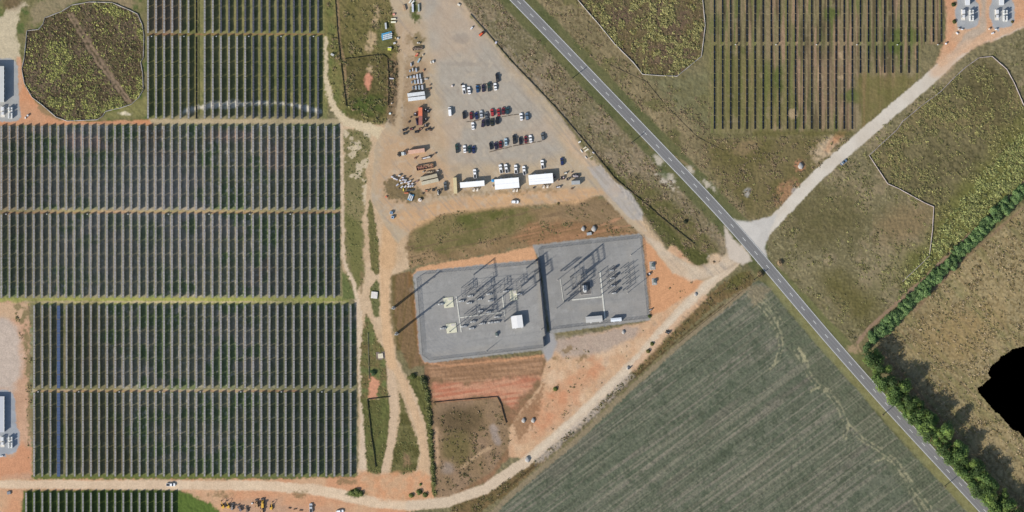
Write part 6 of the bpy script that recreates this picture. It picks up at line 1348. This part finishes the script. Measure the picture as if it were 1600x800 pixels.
control_house(928,498.5,26,9.5,5,(196,194,188),(170,170,166),3.3,'long grey control house at the foot of the east yard')
control_house(962.5,499.3,17,5.6,5,(226,232,236),(196,200,204),2.6,'short white control house at the foot of the east yard')
def transformer_box(px, py, deg, label, w=4.2, d=6, base=True):
    t = thing('pad_transformer', label, 'transformer', (X(px),Y(py),0), math.radians(deg))
    if base: MB().bbox((0,0,.1),(w,d,.3),.4).build('gravel_base', mat('grey_pad', alb((168,164,158)), .9), t)
    MB().bbox((.1,.4,.95),(1.5,2.0,1.5),.08).build('cabinet', mat('green_cabinet', alb((96,110,106)), .5), t); MB().bbox((.1,-1.0,.5),(1.2,.7,.7),.06).build('switch_box', mat('grey_cab', alb((200,200,196)), .5), t)
transformer_box(1019.5,415,4,'small transformer on a grey oval base, upper one on the orange clay'); transformer_box(1022.6,440,4,'small transformer on a grey oval base, lower one on the orange clay',3.8,5)
gear(1013.5,428.5,6,5,30,'black and white valve machine beside the east yard fence',(BK,(180,180,180),PW)); gear(1016,484.5,5,3,20,'white capped machine outside the east yard\'s south east corner',((220,210,196),(120,100,84),PW))
transformer_box(775.6,523,8,'yellowish cabinet alone below the bus towers in the west yard',2.2,2.8,False)
container(920.5,365.3,7.5,4.4,8,(178,184,186),'small grey steel box at the north edge of the east yard',1.4)
# weathered pipes and logs by the yards
gear(1043,519,7,5,-25,'dark scrap pump on the clay edge by the dirt track',((70,72,76),(60,60,66),(120,120,120)))
gear(982.5,575.5,5,3,35,'dark blue scrap pump beside the lower dirt track',((60,66,78),(70,76,86),(120,120,126)))
# ------------------------------------------------------------------ inverter stations on the side pads
def inverter_skid(px, py, label, s=1.0):
    t = thing('inverter_skid', label, 'inverter', (X(px),Y(py),0), 0, 'white inverter skids')
    MB().bbox((0,0,.2),(3.0,7.8,.35),.06).build('base', mat('skid_white', alb((224,224,218)), .6), t)
    for i,y in enumerate((2.9,1.3,-1.0,-2.3,-3.4)):
        for sx_ in (-1,1):
            if i == 4 and sx_ > 5: continue
            MB().bbox((sx_*.95,y,1.5),(1.0,1.15,2.2),.06).build('inverter_cabinet', WHITE, t)
def transformer_skid(px, py, label):
    t = thing('transformer_skid', label, 'transformer', (X(px),Y(py),0), 0, 'pad transformers beside the inverter skids')
    MB().bbox((0,0,.12),(2.8,7.4,.3),.06).build('base', mat('skid_cream', alb((222,216,204)), .7), t); MB().bbox((0,1.9,1.3),(2.0,2.6,2.1),.08).build('switchgear', mat('pale_cabinet', alb((222,222,222)), .5), t)
    MB().bbox((.1,-1.2,1.1),(1.7,2.0,1.7),.08).build('tank', mat('pale_cabinet', alb((222,222,222)), .5), t)
    mb = MB()
    for k in range(5): mb.box((-1.05,-1.9+k*.35,1.0),(.5,.06,1.3))
    mb.build('radiator', mat('radiator_grey', alb((120,124,126)), .5), t)
for px_,py_,l_ in [(16.8,176,'on the upper left pad'),(16.8,690.5,'on the lower left pad'),(1517.5,23.8,'on the left north east pad'),(1570.3,24.2,'on the right north east pad')]:
    inverter_skid(px_,py_,'white inverter skid with rows of cabinets '+l_)
for px_,py_,l_ in [(4.5,174.5,'on the upper left pad'),(4,690,'on the lower left pad'),(1505,23,'on the left north east pad'),(1557.6,23,'on the right north east pad')]:
    transformer_skid(px_,py_,'cream transformer skid '+l_)
def battery_hall(x0, x1, y0, y1, h, label, colr):
    t = thing('battery_hall', label, 'building', (X((x0+x1)/2),Y((y0+y1)/2),0)); W_, D_ = (x1-x0)*S, (y1-y0)*S; m = mat('hall_%d_%d_%d' % colr, alb(colr), .5, 0, .05, .2)
    MB().box((0,0,h/2),(W_-.3,D_-.3,h)).build('wall', m, t); r = MB(); r.box((0,0,h+.06),(W_,D_,.14)); r.build('roof', m, t); MB().box((W_/2-.2,0,h+.17),(.35,D_,.1)).build('roof_edge', WHITE, t)
    for k in range(8): MB().box((W_/2-.12,-D_/2+(k+.5)*D_/8,h*.45),(.1,D_/8*.6,h*.5)).build('vent', mat('vent_dark',(.05,.055,.065),.6), t)
battery_hall(-30,8,104,160,4.6,'long pale grey metal hall on the upper left pad',(206,206,200))
battery_hall(-30,8,619,675,3.0,'long pale grey metal hall on the lower left pad',(196,198,202))
battery_hall(1507.5,1514.5,-50,8.5,2.8,'narrow white hall at the top of the left north east pad',(226,228,228)); battery_hall(1560.5,1567.5,-50,8.5,3.4,'narrow white hall at the top of the right north east pad',(226,228,228))
for a_ in [(36.5,182.8,4.5,3.8,5,(236,226,214),'white crate pair left by the upper left pad'),(40,184,2,3.2,0,(246,240,232),'narrow white crate right of the upper left pad'),(43.6,180.5,2.8,2.8,10,(226,226,226),'white drum crate beside the upper left pad')][1:]+[(1495.3,52,4.4,2.2,-40,(240,240,240),'white drum crate on clay below the left north east pad'),(1550.8,52,4.4,2.4,20,(238,238,240),'white drum crate on clay below the right north east pad'),(1497.8,45.2,3,2.2,0,(206,204,198),'cream drum at the foot of the left north east pad'),(1503,46,4,2,0,(226,230,232),'pale crate at the foot of the left north east pad'),(1545.5,45.5,2.6,2.6,0,(234,214,196),'pale crate left of the right north east pad\'s foot'),(1556,46,3.5,2,10,(226,236,240),'white crate on the right north east pad\'s foot'),(1477.8,68.3,2.6,2.4,0,(244,244,244),'white box at the end of the red trench in the east field'),(14,770,6,5,10,(140,142,146),'grey junction box on clay by the bottom left road'),(3,712.5,5,2.2,10,(206,210,212),'pale crate at the foot of the lower left pad')]:
    pallet_load(*a_[:6],a_[6],None,1.2 if a_[2]<4 else .8,'stored_crate','crate')
for i,(px_,py_) in enumerate([(519,84),(1300+100,600+70)][:1]):
    pallet_load(519.5,85.5,5.5,3.5,-30,(196,196,190),'grey tarp bundle in the grass beside the top solar field',None,1.0,'tarp_bundle','bundle')
# parking bumpers: long timbers laid along the car rows
TIMB = mat('dark_timber', alb((104,88,70)), .9)
def timber(a, b, label):
    p = np.array((X(a[0]),Y(a[1]))); q = np.array((X(b[0]),Y(b[1]))); Ln = np.linalg.norm(q-p); t = thing('parking_timber', label, 'timber', (p[0],p[1],0), math.atan2(q[1]-p[1],q[0]-p[0])); n = int(max(2,Ln/4)); mb = MB()
    for i in range(n): mb.box(((i+.5)*Ln/n,random.uniform(-.12,.12),.15),(Ln/n*random.uniform(.7,.95),.3,.3),random.uniform(-.03,.03))
    mb.build('beam', TIMB, t)
timber((727,190.7),(752,187),'dark timber line between the middle car rows, west end'); timber((764,185.5),(811,178.5),'dark timber line between the middle car rows, east end'); timber((764,237.5),(800,229),'dark timber line under the southern car row, west end'); timber((801,228.5),(847,220.5),'dark timber line under the southern car row, east end'); timber((742,132.5),(776,129.5),'dark timber line above the northern car row')
def drop_unused():
    pass
# ------------------------------------------------------------------ light, sky and camera
AZ = 38.0; EL = 32.5          # shadows fall towards the upper right of the map
w = bpy.data.worlds.new('World'); scene.world = w; w.use_nodes = True
nt = w.node_tree; bg = nt.nodes['Background']; sk = nt.nodes.new('ShaderNodeTexSky')
sk.sky_type = 'NISHITA'; sk.sun_disc = False; sk.sun_elevation = math.radians(EL)
a = math.radians(AZ); sunv = np.array((-math.cos(a)*math.cos(math.radians(EL)), -math.sin(a)*math.cos(math.radians(EL)), math.sin(math.radians(EL))))
sk.sun_rotation = math.atan2(sunv[0], sunv[1])
nt.links.new(sk.outputs['Color'], bg.inputs['Color']); bg.inputs['Strength'].default_value = 0.115
sl_ = bpy.data.lights.new('sun', 'SUN'); sl_.energy = 4.0; sl_.angle = math.radians(0.53); sl_.color = (1.0, .94, .85)
so = bpy.data.objects.new('sun', sl_); COL.objects.link(so)
from mathutils import Vector
so.rotation_euler = Vector(sunv).to_track_quat('Z', 'Y').to_euler(); so.location = (-300,-250,300)
cam = bpy.data.cameras.new('camera'); co = bpy.data.objects.new('camera', cam); COL.objects.link(co)
HGT = 2000.0; cam.sensor_width = 36.0; cam.lens = 36.0*HGT/(1600*S); co.location = (0,0,HGT); co.rotation_euler = (0,0,0)
cam.clip_start = 10; cam.clip_end = 12000; scene.camera = co
scene.render.engine = 'CYCLES'; scene.render.resolution_x = 1024; scene.render.resolution_y = 512
vs_ = scene.view_settings; vs_.view_transform = 'Standard'; vs_.look = 'None'; vs_.gamma = 1; vs_.use_curve_mapping = False; vs_.exposure = 0.42
scene.cycles.max_bounces = 5
